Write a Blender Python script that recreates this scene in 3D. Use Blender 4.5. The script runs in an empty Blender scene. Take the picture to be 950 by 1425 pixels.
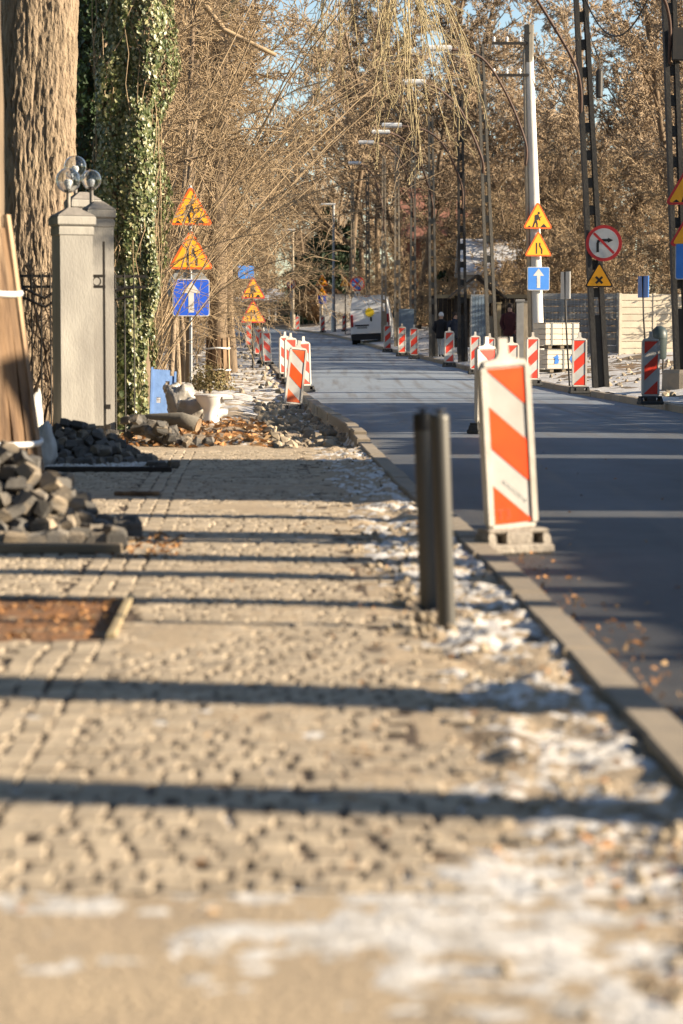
import bpy, bmesh, math, random
import numpy as np
from mathutils import Vector, Matrix, noise
random.seed(7)
S = bpy.context.scene
COL = S.collection
R = math.radians
# ------------------------------------------------------------------ camera, sky, sun, exposure
CAM_H, FPX, PITCH = 1.23, 3365.0, math.atan(243.5/3365.0)
cam_d = bpy.data.cameras.new('camera')
cam = bpy.data.objects.new('camera', cam_d); COL.objects.link(cam)
cam_d.sensor_fit = 'VERTICAL'; cam_d.sensor_height = 36.0; cam_d.lens = 85.0
cam_d.clip_start = 0.1; cam_d.clip_end = 3000
cam.location = (0, 0, CAM_H); cam.rotation_euler = (math.pi/2-PITCH, 0, 0)
cam_d.dof.use_dof = True; cam_d.dof.focus_distance = 46.0; cam_d.dof.aperture_fstop = 2.8
S.camera = cam
SUN_EL = R(19.0)
sun_v = Vector((0.985*math.cos(SUN_EL), -0.17*math.cos(SUN_EL), math.sin(SUN_EL))).normalized()
W = bpy.data.worlds.new('World'); S.world = W; W.use_nodes = True
nt = W.node_tree; bg = nt.nodes['Background']
sky = nt.nodes.new('ShaderNodeTexSky'); sky.sky_type = 'NISHITA'; sky.sun_disc = False
sky.sun_elevation = SUN_EL; sky.sun_rotation = math.atan2(sun_v.x, sun_v.y)
sky.air_density = 0.9; sky.dust_density = 0.2; sky.ozone_density = 0.9
nt.links.new(sky.outputs[0], bg.inputs[0]); bg.inputs[1].default_value = 0.065
sl = bpy.data.lights.new('sun', 'SUN'); sl.energy = 5.0; sl.angle = R(0.5); sl.color = (1.0, 0.84, 0.62)
so = bpy.data.objects.new('sun', sl); COL.objects.link(so)
so.rotation_euler = sun_v.to_track_quat('Z', 'Y').to_euler()
so.location = (30, -5, 20)
S.view_settings.view_transform = 'Standard'; S.view_settings.look = 'None'
S.view_settings.exposure = 1.6; S.view_settings.gamma = 1.0
S.render.engine = 'CYCLES'

# ------------------------------------------------------------------ helpers
def tag(o, label=None, cat=None, group=None, kind=None):
    if label: o['label'] = label
    if cat: o['category'] = cat
    if group: o['group'] = group
    if kind: o['kind'] = kind
    return o
def thing(name, label, cat, loc=(0, 0, 0), rz=0.0, group=None):
    o = bpy.data.objects.new(name, None); COL.objects.link(o); o.empty_display_size = .2
    o.location = loc; o.rotation_euler = (0, 0, rz)
    return tag(o, label, cat, group)
def link(name, me, parent=None, loc=None):
    o = bpy.data.objects.new(name, me); COL.objects.link(o)
    if parent: o.parent = parent
    if loc is not None: o.location = loc
    return o
def copy_tree(o, parent=None):
    c = o.copy(); COL.objects.link(c)
    if parent: c.parent = parent
    for ch in list(o.children): copy_tree(ch, c)
    return c
class MB:
    def __init__(s): s.v = []; s.f = []; s.m = []; s.mi = 0
    def add(s, vs, fs, M=None):
        n = len(s.v)
        s.v += [tuple(M @ Vector(p)) for p in vs] if M is not None else [tuple(p) for p in vs]
        s.f += [tuple(i+n for i in f) for f in fs]; s.m += [s.mi]*len(fs)
        return s
    def box(s, c, d, M=None, top=1.0, bev=0.0):
        x, y, z = d[0]/2, d[1]/2, d[2]/2
        if bev <= 0:
            vs = [(-x, -y, -z), (x, -y, -z), (x, y, -z), (-x, y, -z), (-x*top, -y*top, z), (x*top, -y*top, z), (x*top, y*top, z), (-x*top, y*top, z)]
            fs = [(3, 2, 1, 0), (4, 5, 6, 7), (0, 1, 5, 4), (1, 2, 6, 5), (2, 3, 7, 6), (3, 0, 4, 7)]
        else:
            b = bev; vs = []; 
            for (zz, k) in ((-z, b), (-z+b, 0), (z-b, 0), (z, b)):
                t = top if zz > 0 else 1
                vs += [(-x*t+k, -y*t+k, zz), (x*t-k, -y*t+k, zz), (x*t-k, y*t-k, zz), (-x*t+k, y*t-k, zz)]
            fs = [(3, 2, 1, 0), (12, 13, 14, 15)]
            for r in range(3):
                for i in range(4):
                    j = (i+1) % 4; fs.append((r*4+i, r*4+j, r*4+4+j, r*4+4+i))
        T = Matrix.Translation(c)
        return s.add(vs, fs, (M @ T) if M is not None else T)
    def tube(s, pts, rad, n=6, cap=True):
        pts = [Vector(p) for p in pts]; N = len(pts)
        if not hasattr(rad, '__len__'): rad = [rad]*N
        base = len(s.v); up = None
        for i, p in enumerate(pts):
            d = (pts[min(i+1, N-1)]-pts[max(i-1, 0)]).normalized()
            if up is None: up = Vector((0, 0, 1)) if abs(d.z) < .9 else Vector((1, 0, 0))
            u = d.cross(up).normalized(); w = u.cross(d).normalized(); up = w
            for k in range(n):
                a = 2*math.pi*k/n
                s.v.append(tuple(p+(u*math.cos(a)+w*math.sin(a))*rad[i]))
        for i in range(N-1):
            for k in range(n):
                j = (k+1) % n
                s.f.append((base+i*n+k, base+i*n+j, base+(i+1)*n+j, base+(i+1)*n+k)); s.m.append(s.mi)
        if cap:
            s.f.append(tuple(base+k for k in range(n))[::-1]); s.f.append(tuple(base+(N-1)*n+k for k in range(n))); s.m += [s.mi]*2
        return s
    def lathe(s, prof, n=16, c=(0, 0, 0), sx=1.0, sy=1.0):
        base = len(s.v)
        for (r, z) in prof:
            for k in range(n):
                a = 2*math.pi*k/n; s.v.append((c[0]+r*math.cos(a)*sx, c[1]+r*math.sin(a)*sy, c[2]+z))
        for i in range(len(prof)-1):
            for k in range(n):
                j = (k+1) % n
                s.f.append((base+i*n+k, base+i*n+j, base+(i+1)*n+j, base+(i+1)*n+k)); s.m.append(s.mi)
        s.f.append(tuple(base+k for k in range(n))[::-1]); s.f.append(tuple(base+(len(prof)-1)*n+k for k in range(n))); s.m += [s.mi]*2
        return s
    def prism(s, poly, y0, y1, M=None):
        """polygon in the XZ plane, extruded from y0 (front) to y1"""
        n = len(poly)
        a = sum(poly[i][0]*poly[(i+1) % n][1]-poly[(i+1) % n][0]*poly[i][1] for i in range(n))
        if a < 0: poly = poly[::-1]
        vs = [(x, y0, z) for x, z in poly]+[(x, y1, z) for x, z in poly]
        fs = [tuple(range(n)), tuple(range(2*n-1, n-1, -1))]+[((i+1) % n, i, n+i, n+(i+1) % n) for i in range(n)]
        return s.add(vs, fs, M)
    def mesh(s, name, mats, smooth=False):
        me = bpy.data.meshes.new(name); me.from_pydata(s.v, [], s.f)
        for m in (mats if isinstance(mats, (list, tuple)) else [mats]): me.materials.append(m)
        if any(s.m): me.polygons.foreach_set('material_index', s.m)
        me.polygons.foreach_set('use_smooth', [bool(smooth)]*len(me.polygons)); me.update()
        if smooth == 'auto': me.set_sharp_from_angle(angle=R(40))
        return me
    def build(s, name, mats, parent=None, smooth=False, loc=None): return link(name, s.mesh(name, mats, smooth), parent, loc)
def np_mesh(name, V, F, mats, smooth=False, attr=None):
    V = np.asarray(V, np.float32); F = np.asarray(F, np.int32); k = F.shape[1]
    me = bpy.data.meshes.new(name)
    me.vertices.add(len(V)); me.vertices.foreach_set('co', V.ravel())
    me.loops.add(F.size); me.loops.foreach_set('vertex_index', F.ravel())
    me.polygons.add(len(F)); me.polygons.foreach_set('loop_start', np.arange(0, F.size, k, dtype=np.int32))
    me.polygons.foreach_set('loop_total', np.full(len(F), k, np.int32))
    me.polygons.foreach_set('use_smooth', np.full(len(F), smooth))
    if attr is not None:
        at = me.color_attributes.new('zone', 'FLOAT_COLOR', 'POINT'); at.data.foreach_set('color', np.asarray(attr, np.float32).ravel())
    for m in (mats if isinstance(mats, (list, tuple)) else [mats]): me.materials.append(m)
    me.update(); me.validate(); return me
def grid_mesh(name, P, mat, attr=None, smooth=True):
    h, w = P.shape[:2]; idx = np.arange(h*w).reshape(h, w)
    F = np.stack([idx[:-1, :-1], idx[:-1, 1:], idx[1:, 1:], idx[1:, :-1]], -1).reshape(-1, 4)
    return np_mesh(name, P.reshape(-1, 3), F, mat, smooth, None if attr is None else attr.reshape(-1, 4))
def fbm(x, y, z=0.0, o=4): return noise.fractal(Vector((x, y, z)), 0.6, 2.1, o)

# ------------------------------------------------------------------ materials
def mat(name, c1, c2=None, scale=6.0, rough=.8, bump=0.0, bscale=None, c3=None, metal=0.0, spec=.4, island=0.0, detail=5, trans=0.0, alpha_c=None, world=False, contrast=.22, stretch=None, bdist=.02):
    m = bpy.data.materials.new(name); m.use_nodes = True; t = m.node_tree; N = t.nodes; L = t.links
    b = N['Principled BSDF']; b.inputs['Roughness'].default_value = rough; b.inputs['Metallic'].default_value = metal
    b.inputs['Specular IOR Level'].default_value = spec; b.inputs['Transmission Weight'].default_value = trans
    if world: co = N.new('ShaderNodeNewGeometry').outputs['Position']
    else:
        tc = N.new('ShaderNodeTexCoord'); oi = N.new('ShaderNodeObjectInfo'); va = N.new('ShaderNodeVectorMath'); va.operation = 'MULTIPLY_ADD'
        L.new(oi.outputs['Random'], va.inputs[0]); va.inputs[1].default_value = (41, 23, 17); L.new(tc.outputs['Object'], va.inputs[2]); co = va.outputs[0]
    if stretch:
        mp = N.new('ShaderNodeMapping'); mp.inputs['Scale'].default_value = stretch; L.new(co, mp.inputs[0]); co = mp.outputs[0]
    c2 = c2 or tuple(x*.8 for x in c1)
    n1 = N.new('ShaderNodeTexNoise'); n1.inputs['Scale'].default_value = scale; n1.inputs['Detail'].default_value = detail; L.new(co, n1.inputs['Vector'])
    rp = N.new('ShaderNodeValToRGB'); L.new(n1.outputs['Fac'], rp.inputs[0])
    e = rp.color_ramp.elements; e[0].position = .5-contrast; e[1].position = .5+contrast; e[0].color = (*c2, 1); e[1].color = (*c1, 1)
    out = rp.outputs[0]
    if c3:
        n3 = N.new('ShaderNodeTexNoise'); n3.inputs['Scale'].default_value = scale*.23; n3.inputs['Detail'].default_value = 6; L.new(co, n3.inputs['Vector'])
        mr = N.new('ShaderNodeMapRange'); mr.inputs[1].default_value = .48; mr.inputs[2].default_value = .66; L.new(n3.outputs['Fac'], mr.inputs[0])
        mx = N.new('ShaderNodeMix'); mx.data_type = 'RGBA'; L.new(mr.outputs[0], mx.inputs[0]); L.new(out, mx.inputs[6]); mx.inputs[7].default_value = (*c3, 1); out = mx.outputs[2]
    if island:
        g = N.new('ShaderNodeNewGeometry'); o2 = N.new('ShaderNodeObjectInfo'); ad = N.new('ShaderNodeMath'); ad.operation = 'ADD'
        L.new(g.outputs['Random Per Island'], ad.inputs[0]); L.new(o2.outputs['Random'], ad.inputs[1])
        fr = N.new('ShaderNodeMath'); fr.operation = 'FRACT'; L.new(ad.outputs[0], fr.inputs[0])
        mr = N.new('ShaderNodeMapRange'); mr.inputs[3].default_value = 1-island; mr.inputs[4].default_value = 1+island; L.new(fr.outputs[0], mr.inputs[0])
        mu = N.new('ShaderNodeVectorMath'); mu.operation = 'SCALE'; L.new(out, mu.inputs[0]); L.new(mr.outputs[0], mu.inputs['Scale']); out = mu.outputs[0]
    L.new(out, b.inputs['Base Color'])
    if bump:
        nb = N.new('ShaderNodeTexNoise'); nb.inputs['Scale'].default_value = bscale or scale*4; nb.inputs['Detail'].default_value = 6; L.new(co, nb.inputs['Vector'])
        bp = N.new('ShaderNodeBump'); bp.inputs['Strength'].default_value = bump; bp.inputs['Distance'].default_value = bdist; L.new(nb.outputs['Fac'], bp.inputs['Height']); L.new(bp.outputs[0], b.inputs['Normal'])
    return m
def leafmat(name, cols, rough=.6, transl=.25, spec=.3):
    m = bpy.data.materials.new(name); m.use_nodes = True; t = m.node_tree; N = t.nodes; L = t.links; b = N['Principled BSDF']
    g = N.new('ShaderNodeNewGeometry'); rp = N.new('ShaderNodeValToRGB'); L.new(g.outputs['Random Per Island'], rp.inputs[0])
    e = rp.color_ramp.elements; e[0].color = (*cols[0], 1); e[1].color = (*cols[-1], 1)
    for i, c in enumerate(cols[1:-1]): k = e.new((i+1)/(len(cols)-1)); k.color = (*c, 1)
    L.new(rp.outputs[0], b.inputs['Base Color']); b.inputs['Roughness'].default_value = rough; b.inputs['Specular IOR Level'].default_value = spec
    tr = N.new('ShaderNodeBsdfTranslucent'); L.new(rp.outputs[0], tr.inputs[0]); mx = N.new('ShaderNodeMixShader'); mx.inputs[0].default_value = transl
    L.new(b.outputs[0], mx.inputs[1]); L.new(tr.outputs[0], mx.inputs[2]); L.new(mx.outputs[0], N['Material Output'].inputs[0])
    return m
def zonemat(name, base, base2, cr, cg, cb, scale=1.6, bump=.6, bscale=60, rough=.9):
    """base sand with vertex attribute zone: R -> cr, G -> cg, B -> cb"""
    m = mat(name, base, base2, scale=scale, rough=rough, bump=bump, bscale=bscale, world=True, contrast=.3)
    t = m.node_tree; N = t.nodes; L = t.links; b = N['Principled BSDF']; src = b.inputs['Base Color'].links[0].from_socket
    at = N.new('ShaderNodeVertexColor'); at.layer_name = 'zone'; sp = N.new('ShaderNodeSeparateColor'); L.new(at.outputs[0], sp.inputs[0])
    pos = N.new('ShaderNodeNewGeometry').outputs['Position']
    nz = N.new('ShaderNodeTexNoise'); nz.inputs['Scale'].default_value = 9; nz.inputs['Detail'].default_value = 7; L.new(pos, nz.inputs['Vector'])
    for i, (ca, cb2) in enumerate((cr, cg, cb)):
        md = N.new('ShaderNodeMath'); md.operation = 'ADD'; L.new(sp.outputs[i], md.inputs[0]); L.new(nz.outputs['Fac'], md.inputs[1])
        mr = N.new('ShaderNodeMapRange'); mr.inputs[1].default_value = .88; mr.inputs[2].default_value = 1.12; L.new(md.outputs[0], mr.inputs[0])
        n2 = N.new('ShaderNodeTexNoise'); n2.inputs['Scale'].default_value = 23+i*9; n2.inputs['Detail'].default_value = 6; L.new(pos, n2.inputs['Vector'])
        rr = N.new('ShaderNodeValToRGB'); rr.color_ramp.elements[0].position = .35; rr.color_ramp.elements[1].position = .65
        rr.color_ramp.elements[0].color = (*cb2, 1); rr.color_ramp.elements[1].color = (*ca, 1); L.new(n2.outputs['Fac'], rr.inputs[0])
        mx = N.new('ShaderNodeMix'); mx.data_type = 'RGBA'; L.new(mr.outputs[0], mx.inputs[0]); L.new(src, mx.inputs[6]); L.new(rr.outputs[0], mx.inputs[7]); src = mx.outputs[2]
    L.new(src, b.inputs['Base Color']); return m
K = {}
K['pave'] = zonemat('pavement sand', (.44, .345, .235), (.33, .26, .185), ((.12, .085, .06), (.06, .045, .035)), ((.32, .15, .06), (.14, .075, .04)), ((.22, .19, .155), (.15, .13, .11)))
K['sett'] = mat('granite sett', (.44, .36, .26), (.32, .265, .20), scale=14, rough=.85, bump=.5, bscale=70, island=.22, bdist=.008)
K['joint'] = mat('sett side darkened like joint soil', (.13, .10, .07), (.07, .055, .04), scale=14, rough=.95)  # sett sides darkened with joint soil colour so the sun doesn't brighten them
K['heapsett'] = mat('loose granite sett', (.12, .11, .098), (.07, .067, .064), scale=12, rough=.85, bump=.6, bscale=60, island=.3, c3=(.30, .24, .17), bdist=.008)  # base darkened evenly to carry the shade the heaps lie in
K['kerb'] = mat('kerb concrete', (.30, .25, .19), (.23, .195, .155), scale=9, rough=.9, bump=.4, bscale=90, island=.1, bdist=.006)
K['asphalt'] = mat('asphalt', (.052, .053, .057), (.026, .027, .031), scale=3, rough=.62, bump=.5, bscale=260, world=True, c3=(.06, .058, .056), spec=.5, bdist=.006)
def far_road_tone(m):  # road base turns paler and bluer with distance, with streaks along it
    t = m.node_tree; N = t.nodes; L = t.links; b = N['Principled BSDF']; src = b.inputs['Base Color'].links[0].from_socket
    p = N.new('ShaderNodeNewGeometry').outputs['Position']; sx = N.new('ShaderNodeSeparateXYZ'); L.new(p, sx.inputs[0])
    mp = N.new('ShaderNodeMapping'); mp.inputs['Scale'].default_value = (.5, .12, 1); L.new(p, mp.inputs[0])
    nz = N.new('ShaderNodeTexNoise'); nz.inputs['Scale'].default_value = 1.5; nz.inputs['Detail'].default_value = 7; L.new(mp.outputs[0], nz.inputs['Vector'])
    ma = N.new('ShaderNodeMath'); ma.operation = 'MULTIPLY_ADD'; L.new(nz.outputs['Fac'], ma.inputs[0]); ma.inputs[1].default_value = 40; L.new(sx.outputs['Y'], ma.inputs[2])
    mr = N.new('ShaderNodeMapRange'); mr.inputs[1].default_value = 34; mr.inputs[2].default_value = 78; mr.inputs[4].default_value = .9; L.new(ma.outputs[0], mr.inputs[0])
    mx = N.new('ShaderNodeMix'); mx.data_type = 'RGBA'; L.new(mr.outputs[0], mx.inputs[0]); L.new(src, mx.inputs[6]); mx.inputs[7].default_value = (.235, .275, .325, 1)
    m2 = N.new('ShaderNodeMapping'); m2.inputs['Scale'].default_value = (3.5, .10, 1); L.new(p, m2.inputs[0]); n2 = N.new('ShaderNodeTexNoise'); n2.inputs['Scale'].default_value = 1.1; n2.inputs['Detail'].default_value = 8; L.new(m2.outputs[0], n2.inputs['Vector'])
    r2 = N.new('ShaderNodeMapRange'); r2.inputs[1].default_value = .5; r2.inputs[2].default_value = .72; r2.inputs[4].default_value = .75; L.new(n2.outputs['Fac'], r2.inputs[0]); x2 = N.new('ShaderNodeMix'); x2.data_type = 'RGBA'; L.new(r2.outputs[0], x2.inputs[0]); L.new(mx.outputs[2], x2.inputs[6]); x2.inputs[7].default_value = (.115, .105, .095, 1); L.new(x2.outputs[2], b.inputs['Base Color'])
far_road_tone(K['asphalt'])
K['ground'] = mat('earth', (.16, .12, .075), (.085, .065, .045), scale=2.2, rough=.95, bump=.7, bscale=25, world=True, c3=(.22, .13, .06))
K['snow'] = mat('old snow', (.66, .65, .64), (.42, .385, .34), scale=11, rough=.7, bump=.5, bscale=45, world=True, spec=.3, contrast=.2)
K['white'] = mat('white plastic', (.60, .57, .52), (.48, .45, .40), scale=7, rough=.5, bump=.15, bscale=30, c3=(.40, .355, .30))
K['sheet'] = mat('white reflective film', (.52, .51, .49), (.44, .43, .41), scale=7, rough=.4, spec=.5, c3=(.38, .365, .34))
K['red'] = mat('red reflective film', (.72, .055, .028), (.60, .045, .025), scale=4, rough=.38, spec=.5)
K['orange'] = mat('fluorescent orange film', (.80, .095, .012), (.70, .055, .012), scale=5, rough=.38, spec=.5, contrast=.3, c3=(.70, .16, .06))
K['rubber'] = mat('recycled base', (.06, .058, .055), (.035, .035, .035), scale=14, rough=.85, bump=.4)
K['dirtyplast'] = mat('dusty base', (.36, .32, .27), (.24, .21, .18), scale=12, rough=.85, bump=.5, bscale=50, c3=(.16, .14, .12))
K['yellow'] = mat('yellow film', (.84, .37, .014), (.76, .32, .012), scale=5, rough=.4, spec=.5)
K['signred'] = mat('sign border red', (.70, .12, .018), None, rough=.4)
K['crimson'] = mat('prohibition red', (.50, .035, .035), None, rough=.4)
K['black'] = mat('black print', (.015, .014, .014), None, rough=.5)
K['blue'] = mat('sign blue', (.018, .09, .55), (.015, .075, .48), scale=4, rough=.4)
K['skyblue'] = mat('faded sign blue', (.05, .20, .60), (.04, .17, .52), scale=4, rough=.4)
K['signback'] = mat('sign back grey', (.30, .31, .31), (.24, .25, .25), scale=8, rough=.5, metal=.3)
K['galv'] = mat('galvanised steel', (.34, .35, .36), (.26, .27, .28), scale=14, rough=.45, metal=.5)
K['steel'] = mat('dull bollard steel', (.105, .10, .09), (.075, .073, .068), scale=6, rough=.45, metal=.35, stretch=(1, 1, .15))
K['iron'] = mat('black iron', (.02, .02, .02), (.035, .028, .022), scale=10, rough=.6)
K['pole_shaded'] = mat('shaded pole concrete', (.045, .042, .038), (.028, .026, .025), scale=5, rough=.85, bump=.3)  # pole concrete with its shade put into the dark base colour
K['pole_tan'] = mat('pole concrete', (.36, .30, .22), (.27, .225, .17), scale=5, rough=.9, bump=.3)
K['pole_grey'] = mat('weathered pole concrete', (.16, .145, .12), (.11, .10, .085), scale=5, rough=.9, bump=.3)
K['pole_white'] = mat('spun concrete', (.62, .60, .56), (.50, .485, .45), scale=4, rough=.8, bump=.25, stretch=(1, 1, .3))
K['arm'] = mat('rusty arm', (.09, .05, .035), (.06, .035, .028), scale=8, rough=.7)
K['lamp'] = mat('lamp housing', (.72, .73, .74), None, rough=.4)
K['cpillar'] = mat('pillar render', (.40, .38, .34), (.29, .275, .25), scale=5, rough=.92, bump=.5, bscale=60, c3=(.23, .215, .195), bdist=.008, stretch=(1, 1, .35))
K['capmat'] = mat('pillar coping', (.30, .27, .235), (.17, .155, .14), scale=6, rough=.9, bump=.3)
K['glass'] = mat('clear globe', (.93, .95, .96), (.90, .92, .93), rough=.02, trans=1.0, spec=.5)
K['builder'] = mat('dirty builder sack', (.50, .49, .46), (.36, .34, .31), scale=6, rough=.7, bump=.4, bscale=14)
K['bulb'] = mat('opal bulb', (.85, .85, .84), None, rough=.3)
K['bark'] = mat('furrowed bark', (.31, .235, .16), (.16, .12, .08), scale=9, rough=.95, bump=1.0, bscale=26, c3=(.27, .20, .14), stretch=(1, 1, .4), bdist=.05)
K['bark2'] = mat('brown bark', (.20, .145, .095), (.11, .08, .055), scale=8, rough=.95, bump=.8, bscale=24, stretch=(1, 1, .3))
K['twig_tan'] = mat('tan twigs', (.37, .27, .16), (.19, .135, .08), scale=2.0, rough=.75)
K['twig_olive'] = mat('yellowish hanging twigs', (.38, .31, .17), (.27, .215, .12), scale=2, rough=.75)
K['twig_brown'] = mat('brown twigs', (.42, .315, .21), (.27, .20, .13), scale=.8, rough=.85)
K['twig_grey'] = mat('grey brown twigs', (.25, .185, .12), (.15, .11, .075), scale=.8, rough=.85)  # darkened to put deep crown shade into the background trees
K['plank'] = mat('rough planks', (.25, .155, .085), (.07, .042, .025), scale=9, rough=.9, bump=1.0, bscale=30, stretch=(1, 1, .13), island=.2, c3=(.42, .30, .19))
K['oldwood'] = mat('weathered wood', (.24, .19, .13), (.15, .12, .085), scale=8, rough=.9, bump=.4, stretch=(.2, 1, 1))
K['strap'] = mat('white strap', (.72, .72, .72), None, rough=.5)
K['ceramic'] = mat('white ceramic', (.82, .80, .76), (.76, .74, .70), scale=2, rough=.12, spec=.6)
K['bag'] = mat('clear plastic sack', (.46, .43, .385), (.28, .255, .225), scale=7, rough=.25, bump=.6, bscale=16, trans=.15)
K['tarp'] = mat('blue plastic', (.16, .28, .55), (.11, .20, .42), scale=5, rough=.45, bump=.3, bscale=10)
K['fence'] = mat('beige concrete boards', (.50, .44, .35), (.41, .36, .285), scale=4, rough=.9, bump=.3, island=.06)
K['greyboard'] = mat('grey boards', (.29, .285, .27), (.22, .215, .21), scale=5, rough=.85, island=.1)
K['darkwood'] = mat('dark stained wood', (.035, .027, .021), (.022, .018, .015), scale=6, rough=.85)
K['bluegate'] = mat('blue grey metal', (.15, .20, .26), (.12, .165, .215), scale=4, rough=.5)
K['postwood'] = mat('pale post', (.36, .29, .17), (.27, .21, .13), scale=5, rough=.85)
K['slab'] = mat('wrapped slabs', (.62, .56, .46), (.52, .465, .38), scale=6, rough=.4, island=.08, spec=.5)
K['wrap'] = mat('grey strap', (.16, .17, .17), None, rough=.5)
K['binmat'] = mat('bin plastic', (.035, .05, .05), None, rough=.45)
K['van'] = mat('van paint', (.84, .85, .86), (.80, .81, .82), scale=1.2, rough=.3, spec=.5)
K['vanblk'] = mat('van trim', (.02, .02, .022), None, rough=.55)
K['tail'] = mat('tail light', (.42, .02, .025), None, rough=.2, spec=.6)
K['logo'] = mat('sunburst print', (.80, .58, .03), None, rough=.35)
K['greyprint'] = mat('grey print', (.25, .27, .30), None, rough=.4)
K['tyre'] = mat('tyre', (.02, .02, .02), None, rough=.9)
K['skin'] = mat('skin', (.50, .31, .23), None, rough=.6)
K['coat_black'] = mat('black coat', (.018, .018, .022), None, rough=.9)
K['coat_wine'] = mat('wine coat', (.065, .018, .02), None, rough=.9)
K['coat_navy'] = mat('navy coat', (.02, .026, .045), None, rough=.9)
K['jeans_pale'] = mat('pale trousers', (.46, .48, .50), None, rough=.9)
K['jeans_dark'] = mat('dark trousers', (.025, .026, .035), None, rough=.9)
K['wool'] = mat('white knitted hat', (.72, .71, .70), None, rough=.95)
K['hair'] = mat('dark hair', (.03, .02, .015), None, rough=.8)
K['brick'] = mat('brick wall', (.30, .13, .085), (.22, .095, .065), scale=6, rough=.9)
K['render'] = mat('pale wall render', (.62, .60, .57), (.54, .52, .50), scale=3, rough=.9)
K['rooftile'] = mat('roof tile', (.30, .14, .10), (.20, .10, .075), scale=6, rough=.85)
K['slateroof'] = mat('pale roof sheet', (.50, .50, .51), (.42, .42, .43), scale=3, rough=.7)
K['pane'] = mat('window pane', (.03, .035, .04), None, rough=.08, spec=.6)
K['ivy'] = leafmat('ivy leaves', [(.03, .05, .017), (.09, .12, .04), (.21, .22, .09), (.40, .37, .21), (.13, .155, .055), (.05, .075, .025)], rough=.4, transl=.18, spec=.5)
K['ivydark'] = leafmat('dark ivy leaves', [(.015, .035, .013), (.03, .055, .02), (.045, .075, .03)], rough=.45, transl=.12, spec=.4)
K['needle'] = leafmat('conifer sprays', [(.015, .032, .016), (.03, .05, .022), (.045, .065, .028)], rough=.6, transl=.1)
K['russet'] = leafmat('withered beech leaves', [(.34, .20, .10), (.46, .30, .16), (.28, .17, .09), (.50, .36, .21)], rough=.7, transl=.3)
K['deadleaf'] = leafmat('fallen leaves', [(.32, .16, .065), (.48, .25, .10), (.22, .11, .05), (.42, .29, .16)], rough=.7, transl=.15)
K['bushleaf'] = leafmat('evergreen bush leaves', [(.12, .11, .04), (.20, .155, .065), (.09, .075, .03), (.28, .20, .10)], rough=.6, transl=.2)
K['rubble'] = mat('rubble', (.34, .28, .20), (.20, .165, .125), scale=8, rough=.95, island=.35)

# ------------------------------------------------------------------ the lie of the land
def crom(xs, ys):
    xs = np.array(xs, float); ys = np.array(ys, float); m = np.gradient(ys, xs)
    def f(x):
        i = int(np.clip(np.searchsorted(xs, x)-1, 0, len(xs)-2)); h = xs[i+1]-xs[i]; t = (x-xs[i])/h
        if t < 0: return ys[0]+m[0]*(x-xs[0])
        if t > 1: return ys[-1]+m[-1]*(x-xs[-1])
        return (2*t**3-3*t*t+1)*ys[i]+(t**3-2*t*t+t)*h*m[i]+(-2*t**3+3*t*t)*ys[i+1]+(t**3-t*t)*h*m[i+1]
    return f
xl = crom([-30, 0, 7.6, 11.5, 19.2, 30.9, 39, 47.6, 75, 108, 140, 169, 213, 260, 330], [1.9, 1.22, 1.02, .92, .60, .165, -.28, -.69, -2.0, -3.6, -5.6, -8, -13, -20, -33])
xr = crom([-30, 5, 39, 58, 70, 95, 108, 140, 169, 213, 260, 330], [7.2, 6.3, 5.5, 4.8, 4.1, 2.8, 1.95, .45, -1.4, -6.2, -13, -26])
def tz(d):
    s = max(0.0, d-50.0); return 0.013*(s-10*(1-math.exp(-s/10)))
def rise(u): return min(.62, .10+.095*max(0, u)) if u < 8 else .62
def gz(x, d):
    l, r = xl(d), xr(d)
    if x < l: return tz(d)+.05
    if x <= r: return tz(d)
    return tz(d)+rise(x-r)
def ang(py): return math.atan((712.5-py)/FPX)-PITCH
def dg(py, z0=.05):
    a = math.tan(ang(py)); d = 10.0
    for d10 in range(30, 4000):
        d = d10/10
        if CAM_H+d*a <= tz(d)+z0: return d
    return d
def px(p, d, z=0.6): return (p-475)/FPX*(d*math.cos(PITCH)+(CAM_H-z)*math.sin(PITCH))
def pz(py, d): return CAM_H+d*math.tan(ang(py))
# ------------------------------------------------------------------ ground sheet, road, pavement
def sm(a, b, x): t = min(1, max(0, (x-a)/(b-a))); return t*t*(3-2*t)
ds = [-40, -20, -8]+list(np.arange(0, 60, 2.0))+list(np.arange(60, 130, 3.0))+list(np.arange(130, 330, 8.0))+[400, 700]
P = []
for d in ds:
    l, r = xl(min(d, 330)), xr(min(d, 330)); row = []
    for u in (-300, -120, -60, -30, -18, -12, -9, -7, -5.4):
        row.append((l+u, d, tz(d)+.03+(fbm(u*.3, d*.2)*.06-.03 if u < -6 else -.06)))
    row.append((l-.1, d, tz(d)-.12)); row.append((r+.04, d, tz(d)-.12)); row.append((r+.1, d, tz(d)-.02))
    for u in (.16, .4, .8, 1.3, 2, 3, 4, 5, 6.5, 8, 11, 15, 22, 40, 90, 300):
        row.append((r+u, d, tz(d)+rise(u)-.004+fbm(u*.8, d*.4, 3)*.03*sm(.2, 1, u)))
    P.append(row)
g = link('ground', grid_mesh('ground', np.array(P), K['ground'])); tag(g, 'bare brown winter earth under the trees and along the verges', kind='structure')
P = []
for d in list(np.arange(-12, 60, 1.0))+list(np.arange(60, 330, 3.0)):
    l, r = xl(d)-.04, xr(d)+.06; P.append([(l+(r-l)*k/10, d, tz(d)+.02*math.sin(math.pi*k/10)-.001) for k in range(11)])
road = link('road', grid_mesh('road', np.array(P), K['asphalt'])); tag(road, 'dark grey asphalt road curving gently away between kerbs', kind='structure')

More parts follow.
